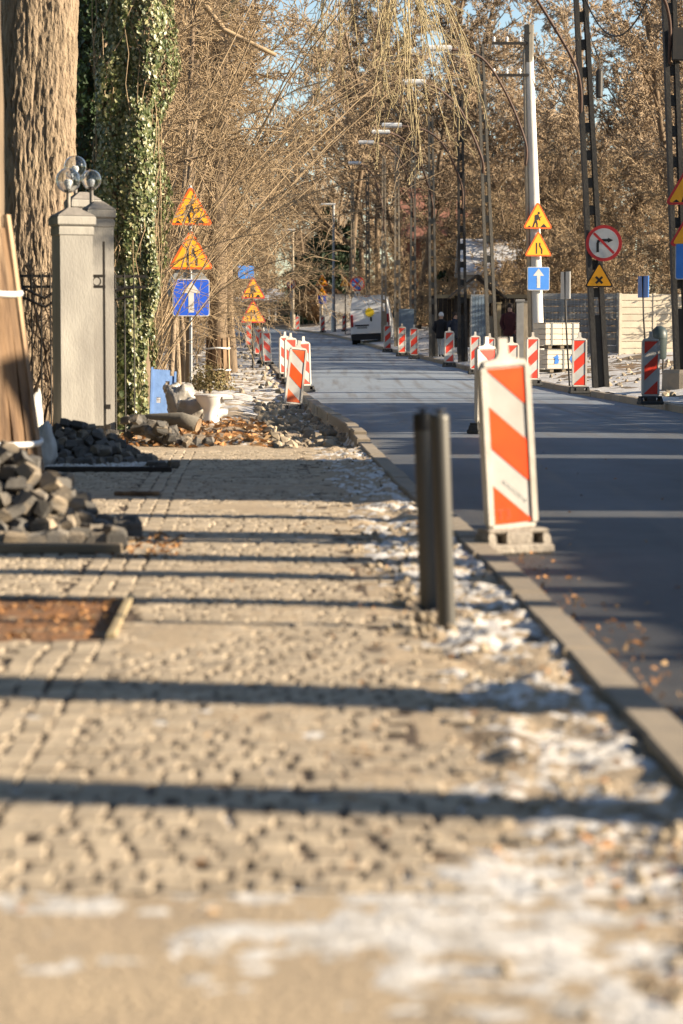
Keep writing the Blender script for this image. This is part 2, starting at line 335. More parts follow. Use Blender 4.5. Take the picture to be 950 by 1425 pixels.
PIT = (9.4, 10.95)
def pvz(u, d):
    x = xl(d)+u; n = fbm(x*3.1, d*3.1, 1.7)
    z = .0385+n*.0025+.0095*sm(.24, .52, fbm(x*1.1, d*.8, 61)+(.22*sm(.9, .2, abs(x-.15))*sm(9.2, 7.5, d) if d > 5.02 else 0))
    if u > -.8:
        k = sm(-.8, -.55, u)*(1-sm(-.17, -.13, u)); z += k*(fbm(x*5, d*5, 9)*.030+.004)*sm(5.6, 7, d) + k*fbm(x*9, d*9, 4)*.012
    if d < 5.02: z = .058+n*.004+fbm(x*1.2, d*4, 5)*.004
    if PIT[0] < d < PIT[1] and x < -.93: z = .038+n*.012
    if d > 25.8:
        k = sm(25.8, 27, d)
        z += k*(fbm(x*1.4, d*.9, 6)*.045 - .10*sm(-1.5, -.6, u)*(1-sm(48, 52, d))*(1-sm(-.2, -.13, u))+.09*math.exp(-((x+2.5)/1.3)**2-((d-31)/2.4)**2))
    return tz(d)+z
def zone(u, d):
    x = xl(d)+u; r = g_ = b = 0.0
    if d > 25.8:
        r = .42*sm(25.8, 27.5, d)+.12*fbm(x*.6, d*.35); g_ = .62*math.exp(-((x+2.6)/1.5)**2-((d-30.5)/3.2)**2)+.22*sm(-3.2, -4.6, u); b = .3
        if d > 45: r -= .12; b = .5
    if u > -.8 and d > 5.02: r = max(r, .34*sm(-.85, -.6, u)+.2*fbm(x*4, d*1.5, 8))
    if PIT[0] < d < PIT[1] and x < -.93: r = .35; g_ = .62
    if d < 5.02: b = .25+.25*fbm(x*2, d*3)
    if 5.02 < d < 24 and u < -.8: r = max(r, .72-.66*sm(.12, .45, fbm(x*1.1, d*.8, 61))); b = .2
    return (r, g_, b, 1)
us = np.concatenate([np.linspace(-5.6, -1.0, 60), np.linspace(-.96, -.12, 24)])
dd = np.concatenate([np.arange(-2, 3.5, .5), np.geomspace(3.5, 60, 420), np.arange(60.6, 130, 1.2), np.arange(132, 240, 6)])
P = np.array([[(xl(d)+u, d, pvz(u, d)) for u in us] for d in dd]); A = np.array([[zone(u, d) for u in us] for d in dd])
pav = link('pavement', grid_mesh('pavement', P, K['pave'], A)); tag(pav, 'sandy granite sett footpath half torn up beside the road', kind='structure')

# ---- setts laid in rows: the 300 nearest in view are parts, the rest one part
def sett_mb(mb, w, l, h, M=None):
    b = .007; x, y = w/2, l/2; j = lambda: random.uniform(-.005, .005)
    vs = [(-x, -y, -h), (x, -y, -h), (x, y, -h), (-x, y, -h)]
    top = [(-x+j(), -y+j()), (x+j(), -y+j()), (x+j(), y+j()), (-x+j(), y+j())]
    vs += [(a, c, -b*.75) for a, c in top]+[(a*(1-b/x), c*(1-b/y), j()*.4) for a, c in top]
    fs = [(8, 9, 10, 11)]+[(k*4+i, k*4+(i+1) % 4, k*4+4+(i+1) % 4, k*4+4+i) for k in range(2) for i in range(4)]
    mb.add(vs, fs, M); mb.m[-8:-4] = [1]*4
variants = []
for i in range(8):
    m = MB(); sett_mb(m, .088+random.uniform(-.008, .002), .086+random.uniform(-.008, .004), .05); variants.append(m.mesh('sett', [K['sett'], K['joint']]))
rest = MB(); slots = []
d = 5.07; row = 0
while d < 25.4:
    off = random.uniform(-.02, .02)+(.05 if row % 2 else 0)+.02*math.sin(row*.7)
    kmax = int((.141*d+1.7+xl(d))/.098)+2
    for k in range(7, max(8, kmax)):
        u = -(k*.098)-(off if k > 22 or k < 19 else 0)
        x = xl(d)+u+random.uniform(-.009, .009); dj = d+random.uniform(-.014, .014)+.02*math.sin(x*2.2)
        if PIT[0]-.04 < dj < PIT[1]+.04 and x < -.90: continue
        if u > -.85 and fbm(x*3, d*2, 2) > -.05: continue
        z = .0475+fbm(x*1.3, d*1.3, 11)*.003+random.uniform(-.0015, .0018)
        if abs(fbm(x*.9, d*.6, 21)) < .04: z -= .002
        slots.append((x, dj, z, random.uniform(-.09, .09)))
    d += .097+random.uniform(-.003, .003); row += 1
slots.sort(key=lambda s: s[1]); n = 0
for x, d, z, a in slots:
    vis = abs(x) < .141*d-.03
    if vis and n < 300:
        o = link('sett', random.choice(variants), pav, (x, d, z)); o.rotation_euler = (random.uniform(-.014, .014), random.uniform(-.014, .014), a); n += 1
    else:
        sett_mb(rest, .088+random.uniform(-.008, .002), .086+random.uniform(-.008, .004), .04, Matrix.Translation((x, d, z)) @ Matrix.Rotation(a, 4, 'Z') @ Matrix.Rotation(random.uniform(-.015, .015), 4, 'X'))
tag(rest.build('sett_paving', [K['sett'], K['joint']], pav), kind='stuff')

# ---- kerbs, one stone after another
m = MB(); m.box((0, 0, -.13), (.15, .992, .26), bev=.012); kst = m.mesh('kerb_stone', K['kerb'])
def kerb(fx, side, d0, d1, label, top):
    P = []
    for d in np.arange(d0, d1+1, 1.0):
        c = fx(d)+side*.075; P.append([(c-.11, d, tz(d)-.09), (c+.11, d, tz(d)-.09)])
    k = link('kerb', grid_mesh('kerb', np.array(P), K['kerb'])); tag(k, label, kind='structure')
    far = MB(); i = 0
    for d in np.arange(d0, d1, 1.0):
        a = math.atan2(fx(d+1)-fx(d), 1.0); c = fx(d+.5)+side*.075
        M = Matrix.Translation((c+random.uniform(-.006, .006), d+.5, tz(d+.5)+top(d)+random.uniform(-.006, .006))) @ Matrix.Rotation(-a+random.uniform(-.008, .008), 4, 'Z') @ Matrix.Rotation(math.atan(tz(d+1)-tz(d))+random.uniform(-.004, .004), 4, 'X')
        if d < 110: o = link('kerb_stone', kst, k); o.matrix_local = M
        else: far.box((0, 0, -.13), (.15, .992, .26), M)
    if far.v: tag(far.build('far_kerb', K['kerb'], k), kind='stuff')
kerb(xl, -1, 1, 215, 'low concrete kerb between the sett footpath and the road', lambda d: .07 if d < 26 else (.07+.075*min(1, (d-26)/2) if d < 60 else .12))
kerb(xr, 1, 20, 230, 'concrete kerb edging the snowy verge across the road', lambda d: .125)

# ---- old snow in patches
VS, FS = [], []
def snow_patch(dlist, ulist, fx, base, w, amp=.05):
    n0 = len(VS); H, Wd = len(dlist), len(ulist)
    for d in dlist:
        for u in ulist:
            x = fx(d)+u; q = fbm(x*2.2, d*2.6, 31)*.5+fbm(x*13, d*11, 33)*.26+w(u, d, x)-.5
            VS.append((x, d, base(u, d)+min(q, .55)*amp))
    for i in range(H-1):
        for j in range(Wd-1):
            a = n0+i*Wd+j; q = (a, a+1, a+Wd+1, a+Wd)
            if any(VS[k][2] > base(ulist[j], dlist[i])-.012 for k in q): FS.append(q)
def w_near(u, d, x):
    v = (.58+.30*fbm(x*1.1, d*6.0, 71))*sm(-.25, .55, x+.3*math.sin(d*3))*(1-sm(5.6, 6.6, d))+.13
    v = max(v, (.5+.25*fbm(x*2, d*4, 72))*sm(-.75, -.4, u)*(1-sm(7.8, 8.4, d)))
    if 4.86 < d < 5.16: v = max(v, .46)
    return v-(.5 if u > -.17 else 0)-(.4 if u < -2.9 else 0)
snow_patch(list(np.geomspace(3.6, 8.2, 250)), list(np.arange(-3.0, -.14, .022)), xl, pvz, w_near, .011)
snow_patch(list(np.geomspace(8.1, 30, 330)), list(np.arange(-1.1, -.14, .022)), xl, pvz, lambda u, d, x: .12+.42*sm(-.85, -.5, u)*(.55+.6*fbm(1.0, d*.8, 3)+.5*math.exp(-((d-10)/1.1)**2)+.4*math.exp(-((d-13)/1.2)**2)), .024)
snow_patch(list(np.arange(26.5, 125, .3)), list(np.arange(-5.5, -.13, .09)), xl, pvz, lambda u, d, x: (.28 if d < 38 else .52)-.5*math.exp(-((x+2.6)/1.4)**2-((d-30.5)/3)**2)-.3*sm(-3.0, -4.4, u), .06)
snow_patch(list(np.arange(22, 200, .4)), [.13, .2, .3]+list(np.arange(.45, 11, .17)), xr, lambda u, d: tz(d)+rise(u), lambda u, d, x: .60-.32*sm(3.2, 6, u)+.1*sm(.6, .2, u), .05)
snow_patch(list(np.arange(150, 250, 1.0)), list(np.arange(-14, -.2, .3)), xl, lambda u, d: tz(d)+.06, lambda u, d, x: .55, .08)
o = link('snow', np_mesh('snow', VS, FS, K['snow'], True)); tag(o, 'thin patches of old snow on the footpath edge and verges', kind='stuff')

# ---- rubble, gravel and fallen leaves
ico = bmesh.new(); bmesh.ops.create_icosphere(ico, subdivisions=1, radius=1); IV = [tuple(v.co) for v in ico.verts]; IF = [tuple(v.index for v in f.verts) for f in ico.faces]; ico.free()
def stone(mb, x, y, z, r):
    s = [random.uniform(.6, 1.3) for _ in range(3)]; M = Matrix.Translation((x, y, z)) @ Matrix.Rotation(random.uniform(0, 6), 4, Vector((random.random(), random.random(), .5)).normalized())
    mb.add([(a*r*s[0]*random.uniform(.8, 1.1), b*r*s[1], c*r*s[2]*.8) for a, b, c in IV], IF, M)
m = MB()
for i in range(900):
    d = 5.4*math.exp(random.random()*1.7); u = random.uniform(-.74, -.17); 
    if fbm(xl(d)+u, d*.9, 51) < -.1: continue
    stone(m, xl(d)+u, d, pvz(u, d)+.003, random.choice((.006, .009, .012, .018)))
for i in range(130):
    d = random.uniform(9.5, 14.8); u = random.gauss(-.62, .1); stone(m, xl(d)+u, d, pvz(u, d)+.008, random.choice((.01, .016, .024)))
for i in range(420):
    d = random.uniform(26.6, 46); u = random.uniform(-1.1, -.18); stone(m, xl(d)+u, d, pvz(u, d)+.01, random.choice((.02, .04, .06, .09)))
for i in range(260):
    d = random.uniform(48, 110); u = random.uniform(-3.5, -.2); stone(m, xl(d)+u, d, pvz(u, d)+.02, random.choice((.04, .06, .1)))
for i in range(500):
    d = random.uniform(40, 90); u = random.uniform(.4, 7); stone(m, xr(d)+u, d, tz(d)+rise(u)+.01, random.choice((.03, .05, .09)))
for i in range(260):
    d = random.uniform(3.7, 5.8); u = -.15-abs(random.gauss(0, .22)); stone(m, xl(d)+u, d, pvz(u, d)+.006, random.choice((.006, .01, .014, .02)))
tag(m.build('rubble', K['rubble']), 'loose stones and lumps of mortar along the dug footpath', kind='stuff')
m = MB()
def leaf(mb, x, y, z, s):
    M = Matrix.Translation((x, y, z+s*.25)) @ Matrix.Rotation(random.uniform(0, 6.28), 4, 'Z') @ Matrix.Rotation(random.gauss(0, .5), 4, 'X') @ Matrix.Rotation(random.gauss(0, .5), 4, 'Y')
    c = random.uniform(.1, .5)*s
    mb.add([(-s, 0, 0), (-.2*s, -.55*s, c), (.8*s, -.3*s, c*.6), (s*1.1, 0, .1*s), (.8*s, .3*s, c*.6), (-.2*s, .55*s, c)], [(0, 1, 3), (1, 2, 3), (0, 3, 5), (3, 4, 5)], M)
def groundz(x, d):
    return pvz(x-xl(d), d) if x < xl(d)-.14 else (tz(d)+.07 if x < xl(d) else tz(d)+(0.012 if x < xr(d) else rise(x-xr(d))))
for n, dr, ur, sz in ((60, (3.7, 5.6), (-.55, -.15), .02), (120, (5.0, 16), (-1.1, -.15), .018), (210, (7.3, 14), (.02, .35), .016), (60, (8, 26), (.05, 2.5), .02), (460, (PIT[0]+.05, PIT[1]-.05), None, .018), (1700, (26.3, 35.5), (-4.4, -1.1), .05), (90, (4.6, 24), (-3.5, -.9), .016), (500, (38, 75), (-6, -3), .06), (200, (12.9, 14.5), (-2.2, -1.75), .025)):
    for i in range(n):
        d = dr[0]*math.exp(random.random()*math.log(dr[1]/dr[0]))
        x = random.uniform(-2.4, -.96) if ur is None else xl(d)+random.uniform(*ur)
        if n == 210: x = xl(d)+.02+.3*random.random()**2.2
        leaf(m, x, d, groundz(x, d), sz*random.uniform(.6, 1.2))
tag(m.build('fallen_leaves', K['deadleaf']), 'orange brown fallen leaves scattered on the path and gutter', kind='stuff')
# ------------------------------------------------------------------ trees and shrubs
def rnd3(): return Vector((random.gauss(0, 1), random.gauss(0, 1), random.gauss(0, 1)))
def perp(d):
    u = d.cross(rnd3()); 
    return u.normalized() if u.length > 1e-4 else Vector((1, 0, 0))
def grow(segs, p, d, L, r, lv, T):
    n = T['n'][lv]; st = L/n; kids = T['kids'][lv] if lv < len(T['kids']) else 0
    for i in range(n):
        t = (i+1)/n; d = (d+rnd3()*T['wob'][lv]+Vector((0, 0, T['trop'][lv]))).normalized()
        q = p+d*st; r2 = max(T['rmin'], r*(1-T['tap']/n)) ; segs.append((*p, *q, r, r2)); 
        if kids and t > T['bare'][lv]:
            k = kids/max(1, n*(1-T['bare'][lv])); k = int(k)+(random.random() < k-int(k))
            for _ in range(k):
                a = R(random.gauss(T['ang'][lv], 12)); cd = (d*math.cos(a)+perp(d)*math.sin(a)).normalized()
                grow(segs, p+(q-p)*random.random(), cd, L*T['ratio'][lv]*random.uniform(.6, 1.15)*(1-.45*t), max(T['rmin'], r2*T['rr'][lv]), lv+1, T)
        p, r = q, r2
def seg_mesh(name, segs, m, n=3):
    s = np.array(segs, np.float32); p0, p1, r0, r1 = s[:, :3], s[:, 3:6], s[:, 6], s[:, 7]
    d = p1-p0; d /= np.linalg.norm(d, axis=1, keepdims=True)+1e-9
    ref = np.where(np.abs(d[:, 2:3]) < .9, [[0, 0, 1.]], [[1., 0, 0]]); u = np.cross(d, ref); u /= np.linalg.norm(u, axis=1, keepdims=True)+1e-9; w = np.cross(d, u)
    V = np.zeros((len(s), 2*n, 3), np.float32)
    for k in range(n):
        a = 2*math.pi*k/n; e = u*math.cos(a)+w*math.sin(a); V[:, k] = p0+e*r0[:, None]; V[:, n+k] = p1+e*r1[:, None]
    b = (np.arange(len(s))*2*n)[:, None]
    F = np.concatenate([b+np.array([[k, (k+1) % n, n+(k+1) % n, n+k]]) for k in range(n)], 0)
    return np_mesh(name, V.reshape(-1, 3), F, m, True)
def trunk_mesh(name, path, m, n=14, rough=.12, fine=1.0, sub=10):
    """path: list of (x,y,z,r); furrowed surface"""
    pts = []
    for i in range(len(path)-1):
        for k in range(sub):
            t = k/sub; pts.append([path[i][j]*(1-t)+path[i+1][j]*t for j in range(4)])
    pts.append(list(path[-1])); V = []; F = []
    for (x, y, z, r) in pts:
        for k in range(n):
            a = 2*math.pi*k/n
            q = noise.noise(Vector((math.cos(a)*2.2*fine, math.sin(a)*2.2*fine, z*.9)))*.6+abs(noise.noise(Vector((math.cos(a)*7*fine+x, math.sin(a)*7*fine, z*1.5*fine))))*.8
            
            if fine > 1.5:
                cr = abs(noise.noise(Vector((math.cos(a)*6.5, math.sin(a)*6.5+z*.25, z*1.1))))+.5*abs(noise.noise(Vector((math.cos(a)*13, math.sin(a)*13, z*2.8)))); q = .5*noise.noise(Vector((math.cos(a)*2, math.sin(a)*2, z*.8)))+2.3*min(cr, .23)+.3*noise.noise(Vector((math.cos(a)*22, math.sin(a)*22, z*9)))
                sq = .93/((abs(math.cos(a+R(72)))**4+abs(math.sin(a+R(72)))**4)**.25); q = (1+rough*q)*sq/rough-1/rough
            rr = r*(1+rough*q); V.append((x+rr*math.cos(a), y+rr*math.sin(a), z))
    for i in range(len(pts)-1):
        for k in range(n): F.append((i*n+k, i*n+(k+1) % n, (i+1)*n+(k+1) % n, (i+1)*n+k))
    return np_mesh(name, V, F, m, True)
def split_big(segs, r): return [s for s in segs if s[6] >= r], [s for s in segs if s[6] < r]
def leaf_quads(mb_v, mb_f, p, s):
    u = rnd3().normalized(); w = perp(u); n = len(mb_v); u *= s; w *= s*.6
    mb_v += [tuple(p-u), tuple(p+w), tuple(p+u), tuple(p-w)]; mb_f.append((n, n+1, n+2, n+3))
BASE = dict(n=(9, 6, 5, 4, 3), wob=(.05, .10, .12, .14, .15), trop=(.02, .05, .03, .02, 0), kids=(15, 9, 8, 6), bare=(.28, .15, .1, .1), ang=(48, 45, 42, 40), ratio=(.42, .5, .5, .5), rr=(.42, .5, .55, .6), tap=.8, rmin=.012)
def tree_kind(H, r, T, bark, twm, seed, leaves=0, lm=None, ls=.09):
    random.seed(seed); segs = []; grow(segs, Vector((0, 0, -.2)), Vector((0, 0, 1)), H, r, 0, T)
    big, small = split_big(segs, max(r*.14, T['rmin']*1.4)); me = [('trunk', seg_mesh('trunk', big, K[bark], 7)), ('crown', seg_mesh('crown', small, K[twm], 3))]
    if leaves:
        V, F = [], []; fine = [s for s in small if s[6] < .03]
        for i in range(leaves):
            s = random.choice(fine); p = Vector(s[3:6])+rnd3()*.12; leaf_quads(V, F, p, ls*random.uniform(.6, 1.2))
        me.append(('leaf_cover', np_mesh('leaf_cover', V, F, K[lm])))
    return me
def T(**k): d = dict(BASE); d.update(k); return d
KIND = {
 'tall': tree_kind(16, .17, T(rmin=.015), 'bark2', 'twig_brown', 3),
 'tall2': tree_kind(14, .15, T(rmin=.015, ang=(38, 45, 42, 40), kids=(17, 9, 8, 6)), 'bark2', 'twig_grey', 5),
 'russet': tree_kind(13, .14, T(rmin=.013, ratio=(.44, .55, .55, .6), kids=(20, 10, 7, 4), bare=(.12, .1, .1, .1), trop=(.02, .01, .0, 0, 0)), 'bark2', 'twig_brown', 8, 1100, 'russet', .075),
 'thicket': tree_kind(7, .07, T(rmin=.010, n=(7, 6, 5, 4, 3), kids=(26, 9, 7, 4), bare=(.02, .08, .1, .1), ang=(55, 42, 40, 40), ratio=(.62, .5, .5, .5), trop=(.03, .0, -.03, -.03, 0), wob=(.10, .13, .14, .15, .15)), 'bark2', 'twig_tan', 12),
 'bramble': tree_kind(4, .04, T(rmin=.010, n=(5, 6, 6, 5, 3), kids=(26, 9, 8, 5), bare=(.0, .05, .1, .1), ang=(60, 48, 45, 40), ratio=(.85, .55, .5, .5), trop=(.02, -.04, -.06, -.05, 0), wob=(.14, .14, .16, .16, .15)), 'bark2', 'twig_tan', 21, 500, 'russet', .06),
}
# many-stemmed arching shrub, stems bend over towards +x
def arch_kind(seed, H, stems, lean, twm, rmin=.008, r0=.028, kids=(22, 7, 4)):
    random.seed(seed); small = []; me = []
    for i in range(stems):
        a = random.uniform(-1.3, 1.3); d = Vector((math.cos(a)*lean+random.gauss(0, .2), math.sin(a)*lean*.9, 1)).normalized(); segs = []
        grow(segs, Vector((random.gauss(0, .35), random.gauss(0, .5), -.1)), d, H*random.uniform(.7, 1.15), r0*random.uniform(.6, 1.2), 0,
             T(n=(11, 7, 5, 3), kids=kids, wob=(.04, .08, .1, .1), trop=(-.055*random.uniform(.4, 1.8), -.05, -.05, -.02), bare=(.2, .1, .1), ang=(38, 45, 45), ratio=(.40, .55, .5), rr=(.45, .6, .7), rmin=rmin, tap=.7))
        main = segs[:1]; rest_ = []; 
        for q in segs[1:]: (main if q[:3] == main[-1][3:6] and q[6] == main[-1][7] and len(main) < 11 else rest_).append(q)
        me.append(('stem', seg_mesh('stem', main, K[twm], 5))); small += rest_
    return me+[('crown', seg_mesh('crown', small, K[twm], 3))]
KIND['arch'] = arch_kind(31, 8.5, 11, .26, 'twig_tan', kids=(15, 5, 3))
KIND['arch2'] = arch_kind(37, 10, 11, .30, 'twig_tan', rmin=.010, kids=(15, 5, 3))
KIND['lite'] = arch_kind(53, 9, 8, .30, 'twig_tan', rmin=.007, kids=(6, 3, 2))
KIND['over'] = tree_kind(10, .15, T(rmin=.011, kids=(22, 10, 7, 3), bare=(.30, .15, .1, .1), ang=(62, 38, 38, 38), ratio=(.54, .55, .55, .5), trop=(.02, .0, -.03, -.05, -.03), wob=(.05, .07, .09, .1, .1)), 'bark2', 'twig_tan', 77)
KIND['backdark'] = KIND['tall2']
def plant(kind, x, y, label, cat='tree', group=None, s=1.0, rz=None, z=None, name='bare_tree', sxy=None):
    t = thing(name, label, cat, (x, y, gz(x, y)-.03 if z is None else z), random.uniform(0, 6.28) if rz is None else rz, group)
    k = sxy or s; t.scale = (k, k, s)
    for nm, me in KIND[kind]: link(nm, me, t)
    return t
random.seed(99)
# the far wood behind and beside the road: copies share their meshes
def wood(kind, x, y, s=1.0):
    where = 'at the end of the street past the bend' if y > 245 else ('behind the overhanging trees on the footpath side' if x < xl(y) else ('behind the board fences' if y < 100 else ('behind the lattice poles and shelter' if y < 160 else 'far back across the road by the bend')))
    LB = {'tall': 'tall bare brown tree ', 'tall2': 'slim grey brown bare tree ', 'russet': 'tree keeping some withered russet leaves ', 'thicket': 'leafless tan thicket bush ', 'bramble': 'low tangled tan bramble bush '}
    plant(kind, x, y, LB[kind]+where, 'bush' if kind in ('thicket', 'bramble') else 'tree', {'tall': 'tall trees of the wood', 'tall2': 'slim trees of the wood', 'russet': 'russet leaved trees', 'thicket': 'garden thickets', 'bramble': 'bramble bushes'}[kind], s, name={'thicket': 'thicket_bush', 'bramble': 'bramble_bush', 'russet': 'beech_tree'}.get(kind, 'bare_tree'))
for i in range(26):   # right side
    y = 76+i*4.6+random.uniform(-2, 2); x = xr(min(y, 320))+random.uniform(8.5, 17)
    wood(('russet', 'tall', 'russet', 'tall2')[i % 4], x, y, random.uniform(.8, 1.15))
for i in range(18):
    y = random.uniform(110, 250); x = xr(min(y, 320))+random.uniform(9, 45)
    wood(random.choice(('russet', 'tall', 'tall2', 'tall')), x, y, random.uniform(.9, 1.3))
for i in range(30):
    y = 74+i*3.2+random.uniform(-1, 1); x = xr(min(y, 320))+random.uniform(6.2, 11)
    wood('thicket' if i % 3 else 'bramble', x, y, random.uniform(.75, 1.15))
for i in range(14):
    y = 120+i*9; x = xr(min(y, 320))+random.uniform(3.5, 8)
    wood('thicket', x, y, random.uniform(.6, .9))
for i in range(34):   # left side, behind the shrubs, and beyond the bend
    y = 48+i*5.2+random.uniform(-2, 2); x = xl(min(y, 320))-random.uniform(7, 22)
    wood(('tall2', 'thicket', 'tall2', 'tall2')[i % 4], x, y, random.uniform(.8, 1.2))
for i in range(34):
    wood(random.choice(('tall', 'tall2', 'russet', 'thicket', 'tall')), random.uniform(-48, 30), random.uniform(250, 330), random.uniform(1., 1.5))
# arching shrubs and overhanging trees on the left
AL = 'arching bare shrub leaning over the footpath from the garden fence'
for (p, d, k, s, rz, lb) in ((112, 43, 'lite', .72, -.2, 'nearest arching bare shrub rising beside the sunlit ivy'), (186, 47, 'lite', .70, .1, 'arching shrub sending thin pale twigs across the left sign post'), (165, 53.5, 'lite', 1.15, .1, 'tall arching shrub whose long twigs reach above the left sign post'), (190, 64, 'lite', 1.3, -.15, 'tallest arching shrub bowing over the footpath past the planked trunk'), (200, 58, 'lite', 1.05, .25, 'arching shrub with a few long bare rods behind the left sign post'), (205, 61, 'arch', .66, -.3, 'arching bare shrub just behind the left sign post'),
    (215, 69, 'arch2', .55, .15, 'taller arching shrub behind the sign post and planked trunk'), (250, 82, 'arch', .8, .2, 'arching shrub bending over the second sign post'), (262, 96, 'arch2', .75, -.1, 'arching shrub beyond the second sign post'), (280, 114, 'arch', .9, .1, 'far arching shrub past the blue barrel')):
    plant(k, px(p, d), d, lb, 'shrub', 'arching shrubs over the footpath', s, rz, name='arching_shrub')
for i, (u, d, s, lb) in enumerate(((-5.6, 46, .92, 'overhanging bare tree just behind the ivy clad trunk'), (-5.0, 60, 1.15, 'overhanging bare tree spreading above the left sign post'), (-5.2, 67, 1.3, 'overhanging bare tree behind the planked trunk'), (-5.0, 78, 1.45, 'overhanging bare tree above the second sign post'), (-5.2, 90, 1.6, 'overhanging bare tree halfway to the bend'), (-5.0, 104, 1.75, 'overhanging bare tree by the blue barrel'), (-5.0, 121, 1.9, 'overhanging bare tree near the start of the bend'), (-4.8, 140, 2.1, 'overhanging bare tree on the inside of the bend'), (-7.5, 84, 1.6, 'overhanging bare tree set back behind the second sign post'), (-8, 112, 1.9, 'overhanging bare tree set back by the bend'), (-3.9, 72, 1.35, 'overhanging bare tree closest to the kerb behind the second beacon row'), (-3.7, 97, 1.7, 'overhanging bare tree closest to the kerb before the bend'))):
    plant('over', xl(d)+u, d, lb, 'tree', 'trees overhanging the footpath', s, i*1.9, name='overhanging_tree', sxy=.5+.55*s)
for (u, d, s, lb) in ((-5.8, 62, .55, 'tan thicket low behind the left sign post'), (-5.4, 86, .55, 'tan thicket low behind the second sign post'), (-7.0, 55, .7, 'tan thicket between the ivy and the sign post'), (-7.5, 72, .9, 'tan thicket deep behind the planked trunk'), (-6.5, 100, .8, 'tan thicket near the blue barrel')):
    plant('thicket', xl(d)+u, d, lb, 'bush', 'thickets on the footpath side', s, name='thicket_bush')
for i in range(14):
    y = 138+i*7; wood(('tall', 'tall2')[i % 2], xl(min(y, 320))-random.uniform(4, 9), y, random.uniform(1.3, 1.8))
for i in range(10):
    y = 150+i*9; wood(('tall2', 'tall')[i % 2], xr(min(y, 320))+random.uniform(4, 10), y, random.uniform(1.2, 1.7))

# a tree whose long limb hangs over the road with trailing yellowish twigs
random.seed(41)
X0, Y0 = px(258, 61), 61.0
t = thing('weeping_tree', 'bare tree with long yellowish twigs trailing over the road', 'tree', (X0, Y0, gz(X0, Y0)-.05))
link('trunk', trunk_mesh('trunk', [(0, 0, 0, .17), (.0, 0, 3, .15), (.2, 0, 6.5, .13), (.4, 0, 12, .08)], K['bark2'], 12), t)
limb = [Vector((.2, 0, 8.0)), Vector((1.6, -.2, 10.0)), Vector((3.6, -.3, 10.9)), Vector((5.2, -.5, 11.0)), Vector((6.5, -.6, 10.5))]
m = MB(); m.tube(limb, [.11, .09, .07, .05, .03], 8); m.tube([Vector((.3, 0, 9.5)), Vector((1.6, .6, 11.0)), Vector((3.6, .8, 11.6)), Vector((5.5, .8, 11.2))], [.09, .07, .05, .03], 8); m.build('limb', K['twig_olive'], t, True)
segs = []
for i in range(46):
    k = random.triangular(1.7, 3.7, 2.8); a = int(k); q = limb[a].lerp(limb[min(a+1, 4)], k-a)+Vector((random.gauss(0, .25), random.gauss(0, .7), random.uniform(0, .5)))
    grow(segs, q, Vector((random.gauss(.15, .35), random.gauss(0, .35), -.4)).normalized(), random.uniform(2.6, 5.8), .016, 0, T(n=(10, 5, 3), kids=(5, 3), wob=(.09, .16, .2), trop=(-.16, -.1, -.05), bare=(.25, .2), ang=(32, 35), ratio=(.3, .4), rr=(.75, .8), rmin=.0075, tap=.5))
link('crown', seg_mesh('crown', segs, K['twig_olive'], 4), t)
# slender tree behind the sign post with a sawn limb, top left
random.seed(43)
lx, ld = px(262, 56), 56.0; lz = gz(lx, ld)-.05; W3 = lambda q, py: (px(q, ld, pz(py, ld))-lx, 0, pz(py, ld)-lz)
t = thing('leaning_tree', 'slender tree with a sawn pale limb above the road signs', 'tree', (lx, ld, lz))
m = MB(); m.tube([(0, 0, 0), (.05, 0, 3), (.02, .1, 6), W3(272, -60)], [.08, .07, .06, .05], 8); m.build('trunk', K['bark2'], t, True)
m = MB(); m.tube([W3(268, -30), W3(283, 5), W3(312, 42), W3(345, 58), W3(384, 77)], [.075, .07, .065, .055, .045], 8); m.build('limb', K['twig_tan'], t, True)
segs = []
for i in range(60):
    z = random.uniform(5, 9); grow(segs, Vector((.05, .1, z)), Vector((random.gauss(.5, .6), random.gauss(0, .6), random.gauss(.15, .3))).normalized(), random.uniform(1.2, 3.2), .016, 0, T(n=(8, 5, 3), kids=(7, 4), wob=(.12, .2, .2), trop=(-.05, -.03, 0), bare=(.15, .1), ang=(42, 42), ratio=(.4, .5), rr=(.6, .7), rmin=.007, tap=.6))
link('crown', seg_mesh('crown', segs, K['twig_tan'], 3), t)

# big old tree behind the iron fence, far left
random.seed(5)
d = 34.0; cx = px(54, d)
t = thing('old_tree', 'massive old tree trunk with deeply furrowed sunlit bark behind gate pillars', 'tree', (cx, d, 0))
link('trunk', trunk_mesh('trunk', [(.0, 0, -.1, .72), (0, 0, .7, .52), (0, 0, 2, .47), (.0, 0, 4.5, .50), (.06, 0, 7.0, .56), (.0, 0, 9, .5), (.2, 0, 14, .34)], K['bark'], 200, .16, 1.7, 44), t)
segs = []
for i in range(9): grow(segs, Vector((0, 0, 8.5+i*.7)), Vector((math.cos(i*2.2), math.sin(i*2.2), .5)).normalized(), 5, .14, 1, T(rmin=.014))
link('crown', seg_mesh('crown', segs, K['twig_brown'], 4), t)
